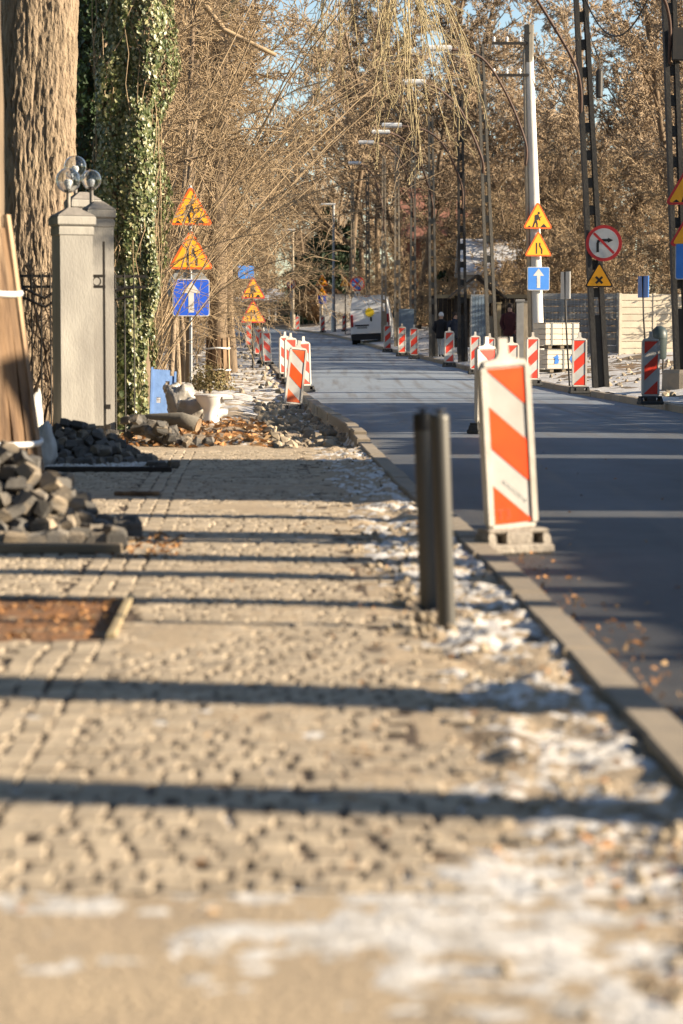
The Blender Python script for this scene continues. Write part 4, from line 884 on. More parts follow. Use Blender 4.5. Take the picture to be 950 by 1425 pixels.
# cables
def cable(label, A, B, sag, r=.012, n=16):
    A, B = Vector(A), Vector(B); m = MB(); m.tube([A.lerp(B, k/n)-Vector((0, 0, sag*4*(k/n)*(1-k/n))) for k in range(n+1)], r, 4); return tag(m.build('overhead_cable', K['iron'], smooth=True), label, 'cable')
at3 = lambda q, py, d: (px(q, d, pz(py, d)), d, pz(py, d))
cable('slack black cable drooping between the two dark lattice poles', at3(812, -8, 51.8), at3(905, -10, 47.2), .85, .02)
cable('thin wire from the dark lattice pole down to the white pole', at3(804, 55, 51.8), at3(741, 110, 65.8), 1.1, .012)
cable('overhead wire running from the white pole along the lamp posts', at3(738, 45, 65.8), at3(668, 70, 71), .5, .012)
cable('overhead wire between the grey lamp pole and the next dark one', at3(668, 75, 71), at3(640, 135, 80), .4, .012)
t = thing('line_insulator', 'black rod insulator hanging right of the dark lattice pole', 'insulator', at3(834, 96, 51)); m = MB(); m.lathe([(.05, -.6), (.075, -.57), (.075, -.05), (.05, -.02), (.012, 0), (.012, .25)], 10); m.build('rod', K['iron'], t); m = MB(); m.tube([(0, 0, .2), (-.13, .2, .55), (-.35, .5, 1.6)], .01, 4); m.build('wire', K['iron'], t)
# narrow information boards seen edge on
for (q, d, pt, pm, lb) in ((785, 54, 378, 416, 'thin black stand with an edge on notice before the wrapped slabs'), (893, 52, 384, 414, 'thin black stand with an edge on blue notice by the beige fence')):
    x = px(q, d); zb = gz(x, d); t = thing('notice_stand', lb, 'notice stand', (x, d, zb), R(4)); m = MB(); m.tube([(.13, 0, 0), (.03, 0, (pz(pt, d)-zb)*.6), (0, 0, pz(pt, d)-zb)], .02, 6); m.build('stand', K['iron'], t, True)
    m = MB(); h = pz(pt, d)-pz(pm, d); m.box((.02, 0, pz(pt, d)-zb-h/2), (.022, .55, h), Matrix.Rotation(R(12), 4, 'Z')); m.build('notice', K['skyblue' if q > 800 else 'sheet'], t)
# ------------------------------------------------------------------ gate pillars, iron gate and fence
def pillar(q, d, w, top, label, globe, rz, gr):
    x = px(q, d); zb = .04; h = pz(top, d)-zb
    t = thing('gate_pillar', label, 'pillar', (x, d, zb), R(rz), 'rendered gate pillars with globe lamps')
    m = MB(); m.box((0, 0, h/2), (w, w, h), bev=.035); m.build('shaft', K['cpillar'], t)
    m = MB(); m.box((0, 0, h-.09), (w*1.06, w*1.06, .10), bev=.015); m.box((0, 0, h+.015), (w*1.16, w*1.16, .10), bev=.015); m.build('collar', K['cpillar'], t)
    m = MB(); hw = w*.57; m.add([(-hw, -hw, h+.066), (hw, -hw, h+.066), (hw, hw, h+.066), (-hw, hw, h+.066), (-.05, -.05, h+.155), (.05, -.05, h+.155), (.05, .05, h+.155), (-.05, .05, h+.155)], [(3, 2, 1, 0), (4, 5, 6, 7), (0, 1, 5, 4), (1, 2, 6, 5), (2, 3, 7, 6), (3, 0, 4, 7)]); m.build('coping', K['capmat'], t)
    gz_ = pz(globe[1], d)-zb; l = thing('globe_lamp', {0: 'front clear glass globe lamp on the left gate pillar', 1: 'middle clear globe lamp standing highest behind', 2: 'right clear globe lamp on the slim far pillar'}[globe[2]], 'lamp', (px(globe[0], d), d, zb+h+.145), 0, 'clear globe lamps on the gate pillars')
    hz = gz_-h-.145; m = MB(); m.lathe([(.022, -.02), (.022, hz-gr), (.04, hz-gr+.005), (.045, hz-gr+.03)], 12); m.build('stem', K['capmat'], l, 'auto')
    m = MB(); N = 20
    outer = [(gr*math.sin(math.pi*(k+.5)/N), hz-gr*math.cos(math.pi*(k+.5)/N)) for k in range(N)]; m.lathe(outer, 28)
    g2 = gr-.005; inner = [(g2*math.sin(math.pi*(k+.5)/N), hz+g2*math.cos(math.pi*(k+.5)/N)) for k in range(N)]; m.lathe(inner, 28); m.build('globe', K['glass'], l, True)
    m = MB(); m.lathe([(.02, hz-gr*.75), (.03, hz-gr*.5), (.045, hz-gr*.1), (.03, hz+gr*.05), (.01, hz+gr*.09)], 14); m.build('bulb', K['bulb'], l, True)
    return t, x
pillar(102, 25.0, .345, 310, 'front rendered gate pillar left of the open iron gate', (97, 251, 0), 21, .128)
pillar(117, 28.5, .31, 286, 'middle gate pillar half hidden behind the front one', (107, 232, 1), 21, .132)
pillar(138, 27.0, .28, 300, 'slim right gate pillar behind the iron gate leaf', (129, 250, 2), 21, .112)
t = thing('iron_gate', 'open black iron gate leaf seen edge on between the pillars', 'gate', (px(135, 25.4), 25.4, .03), 0)
H = pz(340, 25.4); x0 = px(126, 25.4)-px(135, 25.4); x1 = px(145.5, 25.4)-px(135, 25.4)
for x in (x0, x1): m = MB(); m.box((x, 0, H/2), (.024, .03, H)); m.build('upright', K['iron'], t)
for py in (388, 403, 598, 616): z = pz(py, 25.4); m = MB(); m.box(((x0+x1)/2, 0, z), (x1-x0+.03, .04, .028)); m.build('rail', K['iron'], t)
for zc in (pz(395.5, 25.4), pz(607, 25.4)):
    m = MB(); m.tube([((x0+x1)/2+.04*math.cos(a), -.005, zc+.045*math.sin(a)) for a in [k*math.pi/6 for k in range(13)]], .006, 4); m.build('scroll', K['iron'], t)
for py in (570, 598): m = MB(); m.box((x1+.035, 0, pz(py, 25.4)), (.05, .04, .05)); m.build('hinge', K['iron'], t)
d = 27.5; t = thing('iron_fence', 'black wrought iron fence with curved top rails left of the pillars', 'fence', (px(45, d), d, .04), R(8))
for i in range(22):
    x = -1.05+i*.105; h = pz(378, d)-.04+.12*math.sin(i*.9)*0; m = MB(); m.tube([(x, 0, 0), (x, 0, h-.12), (x, 0, h)], [.009, .009, .002], 4); m.build('bar', K['iron'], t)
for py in (384, 399): m = MB(); m.box((.1, .012, pz(py, d)-.04), (2.4, .018, .03)); m.build('rail', K['iron'], t)
for k in range(2):
    m = MB(); m.tube([(-1.05+.1*j, -.014, pz(416, d)-.04+.13*abs(math.sin(j*.48+.6))-.1*k) for j in range(23)], .016, 5); m.build('curved_rail', K['iron'], t)
m = MB(); m.box((.1, .012, .12), (2.4, .02, .03)); m.build('rail', K['iron'], t)
random.seed(33)
d = 30.2; t = thing('bare_shrub', 'dark bare shrub stems behind the iron fence', 'shrub', (px(45, d), d, .03)); sg = []
for i in range(26): grow(sg, Vector((random.uniform(-.9, .5), random.uniform(-.4, .6), 0)), Vector((random.gauss(0, .12), random.gauss(0, .12), 1)).normalized(), random.uniform(1.2, 2.3), .022, 0, T(n=(7, 5, 3), kids=(7, 3), wob=(.08, .15, .2), trop=(.02, .02, 0), bare=(.2, .1), ang=(30, 40), ratio=(.35, .5), rr=(.5, .6), rmin=.006, tap=.6))
link('stems', seg_mesh('stems', sg, K['bark2'], 4), t)
# ------------------------------------------------------------------ tree trunks wrapped with planks
def guarded(q, d, r, h, npl, label, sub, lean, plankw, rz0):
    x = px(q, d); t = thing('guarded_tree', label, 'tree', (x, d, gz(x, d)-.02)); link('trunk', trunk_mesh('trunk', [(0, 0, -.05, r*1.05), (0, 0, 2, r), (.0, 0, 5, r*.95), (.1, 0, 9, r*.8)], K['bark2'], 28, .1, 1.2), t)
    for i in range(npl):
        a = rz0+2*math.pi*i/npl; hh = h*random.uniform(.95, 1.03); b = r+lean; M = Matrix.Rotation(a, 4, 'Z') @ Matrix.Translation((b, 0, 0)) @ Matrix.Rotation(-math.atan((lean-.03)/h)+random.uniform(-.012, .012), 4, 'Y') @ Matrix.Rotation(random.uniform(-.02, .02), 4, 'X')
        m = MB(); w = plankw*random.uniform(.8, 1.1); n = 8; v = []
        for k in range(n+1):
            z = hh*k/n; e = random.uniform(-.008, .008); v += [(-.016, -w/2+e, z), (.016, -w/2+e, z), (.016, w/2+e, z), (-.016, w/2+e, z)]
        f = [(3, 2, 1, 0), tuple(n*4+j for j in range(4))]+[(k*4+j, k*4+(j+1) % 4, k*4+4+(j+1) % 4, k*4+4+j) for k in range(n) for j in range(4)]
        m.add(v, f, M); m.build('plank', K['plank'], t)
    for z in sub:
        rr = r+lean-(lean-.03)*z/h+.025; m = MB(); m.tube([(rr*math.cos(a), rr*math.sin(a), z+.006*math.sin(a*3)) for a in [k*math.pi/14 for k in range(29)]], .016, 5, False); m.v = [(x_, y_, z+(zz-z)*1.5) for x_, y_, zz in m.v]; m.build('strap', K['strap'], t, True)
    return t
guarded(-46, 18.0, .28, 2.12, 25, 'trunk at the picture edge wrapped in tall rough planks with white straps', (.42, 1.52), .30, .105, .1)
guarded(303, 62.0, .24, 1.15, 12, 'distant trunk wrapped in pale vertical planks behind the blue arrow sign', (.3, .85), .07, .12, .2)
random.seed(71)
for q, d, r in ((248, 55, .06), (262, 57, .05), (236, 54, .055), (322, 70, .15)):
    x = px(q, d); t = thing('tree_stem', {248: 'leaning brown stem among the shrubs left of the sign post', 262: 'slim brown stem just behind the sign post', 236: 'brown stem nearest the ivy beside the path', 322: 'dark twiggy stem past the planked trunk'}[q], 'tree', (x, d, gz(x, d)-.05))
    link('trunk', trunk_mesh('trunk', [(0, 0, 0, r*1.2), (random.uniform(-.2, .2), 0, 2, r), (random.uniform(-.3, .6), 0, 6, r*.7)], K['bark'] if q < 300 else K['bark2'], 12, .12), t)

# ------------------------------------------------------------------ heaps of loose setts
hv = []
random.seed(81)
for i in range(9):
    m = MB(); m.box((0, 0, 0), (.108*random.uniform(.7, 1.25), .10*random.uniform(.75, 1.1), .088*random.uniform(.75, 1.15)), top=random.uniform(.72, 1.0), bev=.016); m.v = [tuple(c+random.uniform(-.011, .011) for c in p) for p in m.v]; hv.append(m.mesh('sett', K['heapsett']))
hs = None
def heap(label, cx, cy, rx, ry, H, N, zb):
    t = thing('sett_pile', label, 'sett pile', (cx, cy, zb), 0, 'heaps of loose setts'); pts = []
    for layer in range(5):
        k = 1-layer*.16
        for i in range(N):
            a = random.uniform(0, 6.283); q = math.sqrt(random.random()); x, y = rx*q*math.cos(a), ry*q*math.sin(a); z = H*max(0, 1-q**1.25)-layer*.0
            z = max(.05, z*k+random.uniform(-.015, .015))
            if all((x-p[0])**2+(y-p[1])**2+(z-p[2])**2 > .0062 for p in pts): pts.append((x, y, z))
    for (x, y, z) in pts:
        o = link('sett', random.choice(hv), t, (x, y, z)); f = .45 if z > .08 else .1; o.rotation_euler = (random.gauss(0, f), random.gauss(0, f), random.uniform(0, 6.28))
    return t
cxx = px(-12, 14.2)
t = heap('big heap of loose grey granite setts at the foot of the planked trunk', cxx, 14.25, .78, .78, .56, 170, .05)
for i in range(14):
    o = link('sett', random.choice(hv), t, (-.65+i*.112, -.86+random.uniform(-.012, .012), .055)); o.rotation_euler = (0, 0, random.uniform(-.08, .08))
for (x, y) in ((.74, -.35), (.83, -.1), (.78, .35)): o = link('sett', random.choice(hv), t, (x, y, .06)); o.rotation_euler = (.1, .2, random.uniform(0, 3))
t = thing('edging_timber', 'worn timber edging in front of the big sett heap', 'edging', (cxx-.1, 13.24, .05), R(-1)); m = MB(); m.box((0, 0, .02), (1.9, .09, .06), bev=.01); m.build('beam', K['oldwood'], t)
heap('smaller dark heap of setts beneath the gate pillars', px(100, 22.6), 22.7, .72, .75, .40, 130, .04)
heap('low spill of setts behind the planked trunk', px(60, 23), 23.3, .5, .6, .3, 30, .04)
t = thing('edging_timber', 'dark timber plank holding the snowy gravel before the small sett heap', 'edging', (px(150, 21.3), 21.3, .045), R(-1.5)); m = MB(); m.box((0, 0, .02), (1.12, .07, .05), bev=.008); m.build('beam', K['darkwood'], t)
for q, rz, lb in ((217, .3, 'bigger of two loose setts at the end of the dark plank'), (240, .7, 'small dark loose sett past the end of the plank')):
    o = link('loose_sett', hv[2], None, (px(q, 21.6), 21.6, .10)); o.scale = (1.3, 1.3, .9) if q < 230 else (.75, .75, .9); o.rotation_euler = (.05, 0, rz); tag(o, lb, 'sett')
t = thing('edging_timber', 'short pale timber strip lying on the setts by the heap', 'edging', (px(190, 18.0), 18.0, .055), R(-2)); m = MB(); m.box((0, 0, .012), (.34, .06, .03), bev=.006); m.build('beam', K['plank'], t)
t = thing('edging_timber', 'thin timber strip edging the leaf filled tree pit', 'edging', (-.93, 10.15, .045), R(2)); m = MB(); m.box((0, 0, .015), (.034, 1.45, .022), bev=.004); m.build('beam', K['postwood'], t)
m = MB()
for i in range(700): stone(m, px(random.uniform(66, 225), 21.8), random.uniform(21.36, 22.3), .06, random.choice((.015, .022, .03)))
tag(m.build('snowy_gravel', K['snow']), 'bed of snow dusted gravel before the small sett heap', kind='stuff')
# ------------------------------------------------------------------ dumped things on the leaf covered path
d = 32.2; x = px(295, d); zb = groundz(x, d)
t = thing('toilet_bowl', 'discarded white ceramic toilet bowl standing among leaves', 'toilet', (x, d, zb), R(10))
prof = [(.10, 0), (.105, .03), (.085, .10), (.09, .17), (.13, .24), (.17, .30), (.185, .345)]; m = MB(); m.lathe(prof, 24, (-.02, 0, 0), 1.12, .95); m.build('pedestal', K['ceramic'], t, 'auto')
m = MB(); m.lathe([(.175, .345), (.195, .35), (.198, .375), (.17, .382), (.14, .375), (.10, .30), (.05, .25)], 24, (-.02, 0, 0), 1.15, .95); m.build('rim', K['ceramic'], t, 'auto')
m = MB(); m.box((.19, 0, .335), (.14, .30, .075), bev=.02); m.build('seat_ledge', K['ceramic'], t)
m = MB(); m.tube([(.06, 0, .1), (.14, 0, .13), (.2, 0, .12)], [.06, .055, .05], 12); m.build('outlet', K['ceramic'], t, 'auto')
def crumple(name, r, seed, mt, parent, loc, amp=.25):
    bm = bmesh.new(); bmesh.ops.create_icosphere(bm, subdivisions=4, radius=1)
    for v in bm.verts:
        p = v.co.copy(); q = 1+amp*noise.noise(p*1.6+Vector((seed, 0, 0)))+amp*.7*abs(noise.noise(p*4+Vector((0, seed, 0))))-amp*.3*abs(noise.noise(p*9)); v.co = Vector((p.x*r[0]*q, p.y*r[1]*q, max(-.72, min(.62+.1*math.sin(p.x*4+seed), p.z))*r[2]*q))
    me = bpy.data.meshes.new(name); bm.to_mesh(me); bm.free(); me.materials.append(mt); me.polygons.foreach_set('use_smooth', [True]*len(me.polygons)); o = link(name, me, parent, loc); return o
def sack(q, d, parts, label, mt, name='plastic_sack', rz=0):
    x = px(q, d); t = thing(name, label, 'sack', (x, d, groundz(x, d)), rz)
    for i, (dx, dz, r) in enumerate(parts): crumple('sack_body' if i == 0 else 'sack_fold', r, q*.1+i*3, mt, t, (dx, i*.03, dz))
    return t
sack(250, 33.0, [(0, .27, (.20, .17, .31)), (.15, .16, (.14, .13, .2)), (-.1, .4, (.12, .12, .14))], 'tall see through plastic rubbish sack between blue panel and toilet', K['bag'])
sack(266, 32.5, [(0, .17, (.19, .15, .2)), (.14, .1, (.10, .1, .12))], 'slumped pale plastic sack leaning against the toilet bowl', K['bag'])
sack(42, 24.5, [(0, .33, (.11, .12, .46))], 'tall white bundle standing behind the heap and the planked trunk', K['builder'])
sack(56, 22.0, [(0, .2, (.13, .14, .30))], 'white builder sack standing behind the planked trunk', K['builder'])
d = 33.6; x = px(225, d); t = thing('plastic_board', 'blue plastic panel with torn holes leaning in the ivy', 'panel', (x, d, groundz(x, d)), R(16)); t.rotation_euler = (R(-9), R(4), R(16))
m = MB(); random.seed(3)
for i in range(5):
    for j in range(9):
        if (i, j) in ((3, 6), (1, 3), (4, 8)): continue
        m.box((-.12+i*.06, 0, .04+j*.078), (.0596, .02, .0776))
m.build('sheet', K['tarp'], t)
m = MB(); m.box((-.165, 0, .36), (.03, .05, .74), bev=.006); m.box((.165, 0, .36), (.03, .05, .66), bev=.006); m.build('rim', K['tarp'], t)
d = 28.8; x = px(252, d); t = thing('log', 'grey log with a sawn orange end lying in the leaves', 'log', (x, d, groundz(x, d)+.06), R(-14))
m = MB(); m.tube([(-.75, .05, .06), (-.4, .03, .10), (0, 0, .09), (.2, 0, .02)], [.03, .06, .09, .10], 12); m.build('bark', K['pole_grey'], t, True); m = MB(); m.tube([(.2, 0, .02), (.212, 0, .016)], .096, 12); m.build('cut_face', K['orange' if False else 'plank'], t)
random.seed(9)
d = 26.6; x = px(219, d); t = thing('rubble_pile', 'heap of broken pale stone blocks by the ivy', 'rubble', (x, d, .03))
for i in range(64):
    a = random.gauss(0, .2); z = max(.05, .34*(1-abs(a+.18)*2.0)*random.uniform(.4, 1)); o = link('stone', hv[i % 9], t, (a, random.gauss(0, .14), z)); o.data = hv[i % 9]; o.rotation_euler = (random.gauss(0, .6), random.gauss(0, .6), random.uniform(0, 3)); o.scale = [random.uniform(.6, 1.2)]*3
t.scale = (1.15, 1, 1.1)

# ------------------------------------------------------------------ right verge: wrapped slabs, bin, fences
d = 64.0; x = px(776, d); zb = gz(x, d)
for k, (pb, pt, lb) in enumerate(((526, 487, 'lower pack of pale slabs with blue print on the wrapping'), (486, 450, 'upper pack of pale slabs bound with grey straps'))):
    z0 = pz(pb, d) if k == 0 else pz(485, d); z0 = zb if k == 0 else z0; z1 = pz(pt, d); t = thing('slab_pack', lb, 'slab pack', (x-.05*k, d, z0), R(18), 'wrapped packs of paving slabs')
    m = MB()
    for s in (-.35, 0, .35): m.box((s, 0, .04), (.1, .85, .08))
    m.build('pallet_skid', K['oldwood'], t); n = 4; hh = (z1-z0-.09)/n
    for i in range(n):
        for j in range(2): m = MB(); m.box((-.24+j*.48, 0, .09+hh*(i+.5)), (.472, .86, hh*.95), bev=.012); m.build('slab', K['slab'], t)
    for s in (-.3, .3) if k else (-.02,): m = MB(); m.box((s, 0, .09+hh*2), (.05, .875, hh*4+.012)); m.build('strap', K['wrap'], t)
    m = MB(); m.box((0, 0, z1-z0+.012), (.97, .88, .012), bev=.004); m.build('wrapping', K['slab'], t)
    if k == 0:
        for s in (-.22, .25):
            m = MB()
            for q in range(7): m.prism([(a*.035*random.uniform(.6, 1.5)+s+random.uniform(-.08, .08), c*.05*random.uniform(.6, 1.4)+.34+random.uniform(-.1, .1)) for a, c in circ(1, 7)], -.4375-.0003*q, -.436)
            m.build('print', K['skyblue'], t)
d = 56.5; x = px(917, d); t = thing('litter_bin', 'dark domed litter bin on a thin post before the beige fence', 'bin', (x, d, gz(x, d)), R(25)); m = MB(); m.tube([(.16, .08, 0), (.16, .08, .95)], .022, 8); m.build('post', K['iron'], t)
m = MB(); m.lathe([(.14, .35), (.17, .4), (.18, .82), (.185, .84)], 18); m.build('bin_body', K['binmat'], t, 'auto'); m = MB(); m.lathe([(.19, .84), (.195, .92), (.16, 1.04), (.08, 1.11), (.02, 1.125)], 18); m.build('hood', K['binmat'], t, 'auto')
d = 73.0; xa, xc = px(861, d), px(958, d); zb = gz(xa, d)-.02; H = pz(409, d)-zb; t = thing('board_fence', 'beige fence of horizontal concrete boards dappled by branch shadows', 'fence', ((xa+xc)/2, d, zb), R(14)); Lw = (xc-xa)/math.cos(R(14))
nb = 9; hb = H/nb
for j in range(2):
    for i in range(nb): m = MB(); m.box((-Lw/4+j*Lw/2, random.uniform(-.004, .004), hb*(i+.5)), (Lw/2-.09, .05, hb*.945), bev=.012); m.build('slat', K['fence'], t)
for s in (-1, 0, 1): m = MB(); m.box((s*Lw/2, 0, H/2+.01), (.085, .085, H+.02), bev=.01); m.build('post', K['fence'], t)
d = 76.0; xa, xc = px(742, d), px(859, d); zb = gz((xa+xc)/2, d)-.1; H = pz(408, d)-zb; t = thing('board_fence', 'grey board fence with wire mesh panels right of the white pole', 'fence', ((xa+xc)/2, d, zb), R(4)); Lw = xc-xa
for j in range(3):
    for i in range(10): m = MB(); m.box((-Lw/3+j*Lw/3, 0, H/10*(i+.5)), (Lw/3-.07, .04, H/10*.9), bev=.006); m.build('slat', K['greyboard'] if j < 1 else K['fence'] if False else K['greyboard'], t)
for s in (-.5, -.167, .167, .5): m = MB(); m.box((s*Lw, -.01, H/2), (.07, .07, H+.02)); m.build('post', K['signback'], t)
m = MB()
for i in range(24): m.tube([(-Lw/2+Lw*i/23, -.12, 0), (-Lw/2+Lw*i/23, -.12, H)], .008, 3)
for i in range(10): m.tube([(-Lw/2, -.12, H*i/9.5), (Lw/2, -.12, H*i/9.5)], .008, 3)
tag(m.build('wire_mesh', K['galv'], t), kind='stuff')
d = 70.0; t = thing('gate_post', 'grey square gate post left of the white pole', 'post', (px(723, d), d, gz(px(723, d), d)-.1)); m = MB(); m.box((0, 0, 1), (.2, .3, 2), bev=.01); m.build('shaft', K['greyboard'], t); m = MB(); m.box((0, 0, 2.03), (.26, .36, .07), bev=.01); m.build('cap', K['greyboard'], t)
d = 71.0; t = thing('privacy_screen', 'pale plain panel between gate post and white pole', 'panel', (px(734, d), d, gz(px(734, d), d)-.05)); m = MB(); m.box((0, 0, .95), (.26, .05, 1.9), bev=.008); m.build('sheet', K['pole_tan'], t); m = MB(); m.box((0, 0, 1.92), (.3, .08, .05)); m.build('cap', K['pole_grey'], t)
d = 82.0; xg = px(667, d); zb = gz(xg, d)-.1; H = pz(411, d)-zb; t = thing('metal_gate', 'blue grey ribbed metal gate standing under the shelter roof', 'gate', (xg, d, zb), R(6))
for i in range(5): m = MB(); m.box((-.21+i*.105, 0, H/2), (.092, .05, H-.06), bev=.01); m.build('slat', K['bluegate'], t)
m = MB(); m.box((0, .01, H), (.6, .06, .06)); m.box((0, .01, .1), (.6, .06, .06)); m.box((.285, .01, H/2), (.05, .07, H-.07)); m.box((-.285, .01, H/2), (.05, .07, H-.07)); m.build('gate_frame', K['galv'], t)
# dark timber shelter behind the walkers
d = 92.0; xs0, xs1 = px(598, d), px(748, d); zb = gz(xs1, d)-.1; xm = px(662, d); t = thing('timber_shelter', 'dark timber shelter with a low gable roof behind the walkers', 'shelter', (xm, d, zb)); H = pz(412, d)-zb
n = 24
for i in range(n): x0 = xs0-xm+(xs1-xs0)*(i+.5)/n; m = MB(); m.box((x0, .6+random.uniform(-.01, .01), H/2), ((xs1-xs0)/n*.93, .04, H)); m.build('plank', K['darkwood'], t)
for q in (600, 634, 690, 744): m = MB(); m.box((px(q, d)-xm, -.6, H/2), (.16, .16, H)); m.build('post', K['darkwood'], t)
m = MB(); m.box(((xs0+xs1)/2-xm+.4, -.6, H-.02), (xs1-xs0+.4, .12, .14)); m.build('beam', K['postwood'], t)
zr = pz(386, d)-zb
for s, q in ((-1, 630), (1, 694)):
    xe = px(q, d)-xm; a = math.atan2(zr-H, abs(xe)); l = math.hypot(xe, zr-H)+.25; m = MB(); m.box((s*l/2-s*.0, -.1, 0), (l, 2.2, .09), bev=.01); o = m.build('roof_slope', K['darkwood'], t, loc=(0, 0, zr+.06)); o.rotation_euler = (0, s*a, 0)
d = 80.0; t = thing('timber_post', 'pale square timber post in front of the dark shelter', 'post', (px(694, d), d, gz(px(694, d), d)-.1)); m = MB(); m.box((0, 0, .95), (.13, .13, 1.9), bev=.01); m.build('shaft', K['postwood'], t); m = MB(); m.box((0, 0, 1.93), (.18, .18, .05)); m.build('cap', K['postwood'], t)
d = 96; t = thing('site_box', 'blue grey metal cabinet behind the pale lattice poles', 'cabinet', (px(568, d), d+3, gz(px(568, d), d)-.1)); m = MB(); m.box((0, 0, 1.0), (.6, .6, 2.0), bev=.02); m.build('body', K['bluegate'], t); m = MB(); m.box((0, -.31, 1.0), (.5, .02, 1.8), bev=.006); m.build('door', K['bluegate'], t)
# ------------------------------------------------------------------ houses
def house(label, x, y, w, dp, h, roofh, wm, rm, wins, rz=0, z=None, name='house', chim=True):
    t = thing(name, label, 'house', (x, y, (gz(x, y) if z is None else z)-.2), rz); m = MB(); m.box((0, 0, h/2), (w, dp, h)); 
    m.add([(-w/2, -dp/2+.001, h), (w/2, -dp/2+.001, h), (w/2, dp/2-.001, h), (-w/2, dp/2-.001, h), (-w/2+.001, 0, h+roofh*.92), (w/2-.001, 0, h+roofh*.92)], [(0, 3, 4), (1, 5, 2)]); wl = m.build('wall', wm, t)
    a = math.atan2(roofh, dp/2); l = math.hypot(roofh, dp/2)+.4
    r_ = None
    for s in (-1, 1): m = MB(); m.box((0, s*l/2, 0), (w+.6, l, .16)); r_ = m.build('roof', rm, t, loc=(0, 0, h+roofh)); r_.rotation_euler = (-s*a, 0, 0)
    if chim: m = MB(); m.box((w*.2, .3, h+roofh+.3), (.5, .5, 1.6)); m.build('chimney', K['brick'], t)
    for (wx, wz, ww, wh) in wins:
        m = MB(); m.box((wx, -dp/2-.02, wz), (ww+.16, .1, wh+.16)); f = m.build('window', K['render'], t); m = MB(); m.box((wx, -dp/2-.075, wz), (ww, .02, wh)); m.build('pane', K['pane'], f)
    return t
house('red brick house glimpsed through the branches behind the shelter', px(640, 165), 168, 7.5, 8, 6.2, 3.4, K['brick'], K['rooftile'], [(-2, 4.6, 1.1, 1.3), (1.6, 4.6, 1.1, 1.3), (-2, 1.8, 1.1, 1.4), (1.6, 1.8, 1.1, 1.4)])
house('low house with a pale roof behind the grey lamp pole', px(690, 118), 120, 3.0, 5, 3.3, 1.5, K['greyboard'], K['slateroof'], [(-.7, 1.7, .7, 1.0), (.7, 1.7, .7, 1.0)], chim=False)
house('pale blue white building far along the footpath side', px(325, 236), 242, 9, 6, 2.6, 1.2, K['render'], K['slateroof'], [(-2, 1.5, 1, 1.1), (1.5, 1.5, 1, 1.1)], chim=False)
t = thing('garden_wall', 'white garden wall beyond the grey mast', 'wall', (px(500, 182), 184, gz(px(500, 182), 182)-.2)); m = MB(); m.box((0, 0, 1.3), (6.0, .25, 2.6)); m.build('panel', K['render'], t); m = MB(); m.box((0, 0, 2.63), (6.1, .36, .07)); m.build('coping', K['pole_grey'], t)
d = 222; t = thing('garden_gate', 'dark timber gate with two white posts beyond the bend', 'gate', (px(388, d), d, tz(d)))
for i in range(22): m = MB(); m.box((-2.6+i*.24, 0, 1.0), (.21, .05, 2.2+.2*math.sin(i*.3))); m.build('slat', K['darkwood'], t)
for s in (-.9, -.3): m = MB(); m.box((s, -.12, 1.2), (.12, .12, 1.1)); m.build('post', K['render'], t)
random.seed(55)
d = 205; t = thing('hedge', 'russet brown beech hedge beyond the bend below the conifer', 'hedge', (px(446, d), d, gz(px(446, d), d)))
m = MB()
for i in range(7): m.tube([(-1.5+i*.5, .3, 0), (-1.5+i*.5, .2, 2.0)], .06, 5)
m.build('stems', K['bark2'], t); leaf_shell('foliage', 4200, lambda: (lambda v: (Vector((v.x*2.1, v.y*.8, 1.75+v.z*1.5)), v))(rnd3().normalized()), .13, K['russet'], t)
d = 108; t = thing('blue_barrel', 'blue plastic barrel by the footpath beyond the second sign post', 'barrel', (px(313, d), d, groundz(px(313, d), d))); m = MB(); m.lathe([(.24, 0), (.28, .1), (.28, .4), (.3, .43), (.28, .46), (.28, .8), (.25, .92)], 16); m.build('body', K['tarp'], t, 'auto'); m = MB(); m.lathe([(.26, .92), (.26, .96), (.2, .97)], 16); m.build('lid', K['tarp'], t, 'auto')

# ------------------------------------------------------------------ white van
d = 124.0; x = px(516, d); t = thing('van', 'white panel van parked half on the verge with a yellow sunburst', 'van', (x, d, tz(d)+.03)); t.rotation_euler = (0, R(-2.5), R(-3))
V, F = [], []; prof = [(.30, .96, 0), (.55, 1.0, 0), (1.25, 1.02, 0), (1.7, .98, .02), (2.25, .90, .06), (2.42, .84, .10), (2.50, .72, .2)]
ys = (0, .06, 3.6, 4.1, 4.7, 5.4); sh = (1, 1, 1, .78, .5, .42); m = MB(); ring = []
for yi, (y, k) in enumerate(zip(ys, sh)):
    r_ = []
    for (z, w, back) in prof:
        zz = z if z < 1.2 else 1.2+(z-1.2)*k; yy = y+(back if yi == 0 else 0); r_.append((w, yy, zz))
    full = [(-a, b, c) for a, b, c in r_]+[(a, b, c) for a, b, c in r_[::-1]]; ring.append(full)
n = len(ring[0]); vs = [p for q in ring for p in q]; fs = []
for i in range(len(ring)-1):
    for j in range(n): fs.append((i*n+j, (i+1)*n+j, (i+1)*n+(j+1) % n, i*n+(j+1) % n))
fs.append(tuple(range(n))); fs.append(tuple((len(ring)-1)*n+j for j in range(n))[::-1]); m.add(vs, fs); m.build('body', K['van'], t, 'auto')
m = MB(); m.box((0, -.06, .45), (1.98, .24, .22), bev=.04); m.build('rear_bumper', K['vanblk'], t)
m = MB(); m.box((0, -.0, .33), (1.9, 1.2, .2)); m.build('underbody', K['vanblk'], t)
